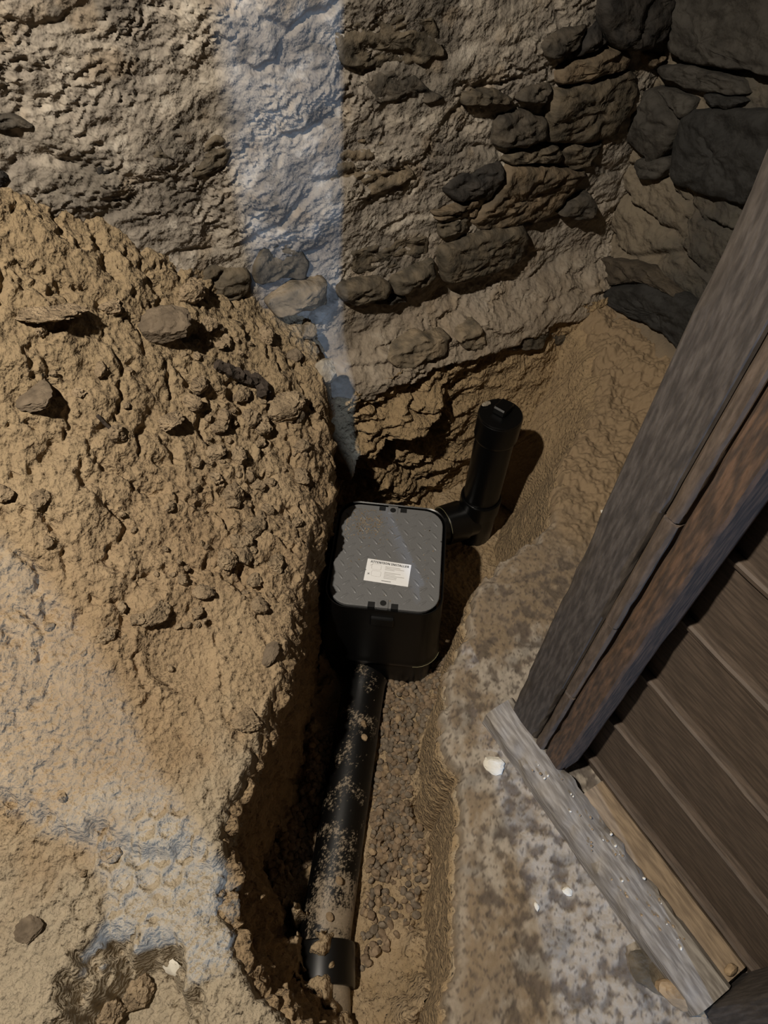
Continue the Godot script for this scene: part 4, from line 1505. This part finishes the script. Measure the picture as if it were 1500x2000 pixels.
func loose_things() -> void:
	# stones and clods lying on the heap: where, size, kind, label
	var stones: Array = [
		[Vector2(0.271, -1.237), Vector3(.105, .060, .075), "stone_dusty", 401, "stone with a dark broken face sticking out high on the soil heap"],
		[Vector2(0.277, -0.975), Vector3(.040, .052, .042), "clod", 402, "tan upright stone with a black shadow, midway down the soil heap"],
		[Vector2(0.102, -1.056), Vector3(.036, .032, .034), "clod", 403, "rounded stone beside the twig on the soil heap"],
		[Vector2(0.366, -1.328), Vector3(.060, .045, .045), "clod", 404, "squarish clod at the heap's top, touching the stone wall"],
		[Vector2(-0.005, -1.108), Vector3(.085, .018, .060), "stone_dusty", 405, "flat slate half buried at the left edge of the soil heap"],
		[Vector2(0.477, -1.152), Vector3(.100, .055, .060), "clod", 406, "large overhanging clod near the trench edge of the heap, below the wood piece"],
		[Vector2(0.514, -1.138), Vector3(.030, .030, .024), "stone_dusty", 407, "small grey stone under the overhanging clod by the trench edge"],
		[Vector2(0.110, -0.563), Vector3(.050, .028, .040), "clod", 408, "angular flat stone on the lower heap close to the trench"],
		[Vector2(0.037, -0.785), Vector3(.062, .030, .042), "clod", 409, "rounded clod just above the smooth round dent in the soil"],
		[Vector2(0.202, -0.664), Vector3(.030, .016, .048), "stone_dusty", 410, "oval flat stone set in the soil right of the round dent"],
		[Vector2(-0.337, -0.432), Vector3(.038, .012, .034), "stone_dusty", 411, "small square grey slate chip at the bottom left"],
		[Vector2(0.085, -1.389), Vector3(.030, .026, .028), "stone3", 412, "small dark stone near the top left of the heap"],
		[Vector2(0.073, -1.213), Vector3(.12, .020, .08), "clod", 413, "broad smooth stone covered with soil at the far left of the heap"],
		[Vector2(0.209, -1.093), Vector3(.05, .022, .05), "clod", 414, "flat soil covered stone in the middle of the heap"],
		[Vector2(0.646, -1.345), Vector3(.045, .040, .040), "stone4", 415, "pale stone at the foot of the wall in the strip of daylight"],
		[Vector2(0.576, -1.277), Vector3(.040, .018, .030), "stone_dusty", 416, "flat grey stone below the daylit foot of the wall"],
		[Vector2(0.517, -1.302), Vector3(.045, .035, .035), "clod", 417, "clod beside the gap at the wall's foot, left of the daylight"],
		[Vector2(0.285, -0.908), Vector3(.036, .030, .030), "clod", 418, "clod near the heap's crack, below the upright tan stone"],
		[Vector2(0.205, -0.854), Vector3(.042, .036, .036), "clod", 419, "clod at the lower end of the dark crack in the heap"],
		[Vector2(-0.296, -0.292), Vector3(.050, .050, .060), "clod", 420, "clod standing in the dark pit at the bottom left"],
		[Vector2(-0.251, -0.299), Vector3(.060, .045, .050), "clod", 421, "clod on the right rim of the dark pit at the bottom left"],
	]
	for s in stones:
		var o := lay("stone" if s[2] != "clod" else "soil_clod", rock(s[1], s[3], 3, 10, 0.14 if s[2] != "clod" else 0.24, 30.0), mats[s[2]], s[0], s[1].y * 0.12, Vector3(0.25, s[3] * 1.3, 0.15))
		tag(o, s[4], "stone" if s[2] != "clod" or "stone" in s[4] else "clod")
	var pale := lay("pale_stone", rock(Vector3(.058, .055, .05), 430, 3, 10, 0.1), mats.stone_pale, Vector2(0.643, -1.244), 0.012)
	tag(pale, "whitish stone lit by daylight on the brink of the trench", "stone")
	# stones at the foot of the wall
	var k := 0
	for q in [Vector3(0.759, 0.170, -1.407), Vector3(0.813, 0.100, -1.366), Vector3(0.826, 0.160, -1.425), Vector3(0.768, 0.120, -1.386), Vector3(0.860, 0.090, -1.380), Vector3(0.906, 0.120, -1.404)]:
		k += 1
		var o := put("stone", rock(Vector3(.040, .034, .034) * (0.8 + 0.12 * k), 440 + k, 2, 9, 0.12), mats["stone4" if k % 2 else "stone2"])
		o.position = q
		o.rotation = Vector3(k, k * 2.0, k * 0.7)
		tag(o, ["brown angular stone at the wall's foot right of the daylight strip", "upright pointed stone above the cut earth face", "small brown stone against the lowest wall course", "reddish brown pebble just right of the whitish stone", "stone lying on the footing ledge right of the pointed one", "rightmost of the loose stones on the footing ledge"][k - 1], "stone")
	# curved piece of wood, a twig
	var a: Vector2 = Vector2(0.355, -1.196)
	var b: Vector2 = Vector2(0.404, -1.193)
	var c: Vector2 = Vector2(0.441, -1.186)
	var d: Vector2 = Vector2(0.445, -1.166)
	var pts := PackedVector3Array()
	for q in [a, b, c, d]:
		pts.append(Vector3(q.x, top_at(q.x, q.y) + 0.014, q.y))
	var cv := Curve3D.new()
	for i in 4:
		var t := (pts[mini(i + 1, 3)] - pts[maxi(i - 1, 0)]) / 6.0
		cv.add_point(pts[i], -t, t)
	var rings := []
	for i in 19:
		var f := i / 18.0
		var at := cv.sample_baked(cv.get_baked_length() * f)
		var dir := (cv.sample_baked(cv.get_baked_length() * minf(f + 0.03, 1.0)) - cv.sample_baked(cv.get_baked_length() * maxf(f - 0.03, 0.0))).normalized()
		var ring := circle(at, dir, 0.0105 + 0.005 * f, 12)
		for i2 in ring.size():
			ring[i2] += (ring[i2] - at) * 0.9 * noise("rock", 1.7, 3, 5).get_noise_3d(i2 * 0.9, f * 7.0, 0.0)
		rings.append(ring)
	tag(put("wood_piece", loft(rings, true, true, 50.0), mats.char), "curved dark piece of old wood sticking out of the soil heap", "wood piece")
	var t0: Vector2 = Vector2(0.082, -1.077)
	var t1: Vector2 = Vector2(0.098, -1.060)
	var tw := PackedVector3Array([Vector3(t0.x, top_at(t0.x, t0.y) + .014, t0.y), Vector3((t0.x + t1.x) / 2, top_at((t0.x + t1.x) / 2, (t0.y + t1.y) / 2) + .013, (t0.y + t1.y) / 2), Vector3(t1.x, top_at(t1.x, t1.y) + .008, t1.y)])
	tag(put("twig", tube(tw, 0.0035, 8), mats.char), "short dark twig poking out beside the rounded stone on the heap", "twig")
	# plaster chips and stones on the right
	var chips: Array = [
		[Vector3(0.494, 0.000, -0.274), Vector3(.030, .014, .040), "flake", 451, "white plaster chip on the screed by the sill's end"],
		[Vector3(1.142, 0.000, -0.640), Vector3(.030, .010, .050), "flake", 452, "pale plaster flake leaning at the foot of the wide post board"],
		[Vector3(0.475, 0.000, -0.029), Vector3(.012, .005, .018), "flake", 453, "small white chip in the middle of the bare screed"],
		[Vector3(0.412, 0.000, -0.037), Vector3(.013, .005, .007), "flake", 454, "tiny pale chip on the brown stained part of the screed"],
		[Vector3(0.522, 0.000, 0.143), Vector3(.052, .014, .085), "stone1", 455, "grey pointed shard of slate leaning against the sill"],
		[Vector3(0.532, 0.000, 0.187), Vector3(.044, .036, .072), "gravel_tan", 456, "ochre cobble beside the near end of the sill"],
		[Vector3(1.051, 0.000, -0.552), Vector3(.02, .010, .015), "flake", 457, "pale chip in the stained screed near the wide post"],
		[Vector3(0.570, 0.000, -0.280), Vector3(.016, .008, .012), "flake", 458, "small white chip beside the sill's far end"],
	]
	for s in chips:
		var o := lay("plaster_chip" if s[2] in ["flake", "stone_pale"] else "stone", rock(s[1], s[3], 2, 9, 0.15, 25.0), mats[s[2]], Vector2(s[0].x, s[0].z), s[1].y * 0.3, Vector3(0, 0.52 if s[1].z > s[1].x else 1.4, 0))
		tag(o, s[4], "chip" if s[2] in ["flake", "stone_pale"] else "stone")
	var white := lay("plaster_chip", rock(Vector3(.022, .012, .034), 459, 2, 8, 0.2), mats.flake, Vector2(-0.177, -0.299), .004, Vector3(0.3, 0.4, 0.5))
	tag(white, "white plaster chip on the trodden soil at the bottom left", "chip")
	# crumbs on the sill
	rng.seed = 91
	var crumb := rock(Vector3(.006, .004, .005), 460, 1, 8, 0.1)
	for i in 46:
		var o := put("crumb", crumb, mats.gravel_tan if i % 3 else mats.flake)
		var f := pow(rng.randf(), 0.8)
		o.position = Vector3(rng.randf_range(.535, .59), .0525, lerpf(-.24, .14, f))
		o.scale = Vector3.ONE * rng.randf_range(0.35, 0.9)
		o.rotation.y = rng.randf() * TAU
		tag(o, "tiny crumb of plaster lying on top of the grey sill", "crumb", "crumbs on the sill")
	var st := put("stone", rock(Vector3(.022, .016, .016), 461, 2), mats.gravel_tan, null, Vector3(.618, .047, .198))
	tag(st, "small tan stone on the near end of the pale board", "stone")
	# clods scattered over the slope
	rng.seed = 92
	var shapes: Array[ArrayMesh] = []
	for i in 6:
		shapes.append(rock(Vector3(1, .75, .85), 470 + i, 2, 10, 0.3, 40.0))
	var made := 0
	var tries := 0
	while made < 150 and tries < 12000:
		tries += 1
		var x := rng.randf_range(-0.30, 0.62)
		var z := rng.randf_range(-1.28, -0.45)
		if not is_left(x, z) or inside(x, z) > -0.03:
			continue
		if noise("soil_patch", 2.4, 4, 7).get_noise_2d(x * 2.0, z * 2.0) + 0.35 * rng.randf() < 0.05:
			continue
		if x < 0.14 and z < -0.85 and rng.randf() < 0.8:
			continue
		if z > -0.75 and rng.randf() < 0.95:
			continue
		var o := put("clod", shapes[made % 6], mats.clod)
		var r := 0.008 + 0.020 * pow(rng.randf(), 3.0)
		o.position = Vector3(x, top_at(x, z) + r * 0.25, z)
		o.scale = Vector3.ONE * r * 1.5
		o.rotation = Vector3(rng.randf() * TAU, rng.randf() * TAU, 0)
		tag(o, "small crumbly clod of brown earth lying loose on the soil heap", "clod", "small clods on the soil heap")
		made += 1
	# chips on the riser's cap and collar
	var cc := put("mortar_chip", rock(Vector3(.026, .007, .014), 490, 2, 8, 0.15), mats.stone_pale, null, Vector3(1.072, .0345, -1.098))
	tag(cc, "pale mortar chip lying on the rear rim of the riser's cap", "chip")
	# pebbles on the pipe
	k = 0
	for q in [Vector3(0.402, -0.378, -0.605), Vector3(0.385, -0.378, -0.573), Vector3(0.118, -0.370, -0.263), Vector3(0.170, -0.370, -0.315)]:
		k += 1
		var o := put("pebble", rock(Vector3(.013, .009, .017), 480 + k, 2, 7, 0.05), mats.gravel_tan, null, q)
		tag(o, ["tan pebble on the pipe nearest the chamber", "second tan pebble on the pipe from the chamber", "tan pebble on the dusty near end of the pipe", "tan pebble halfway along the dusty pipe"][k - 1], "pebble")
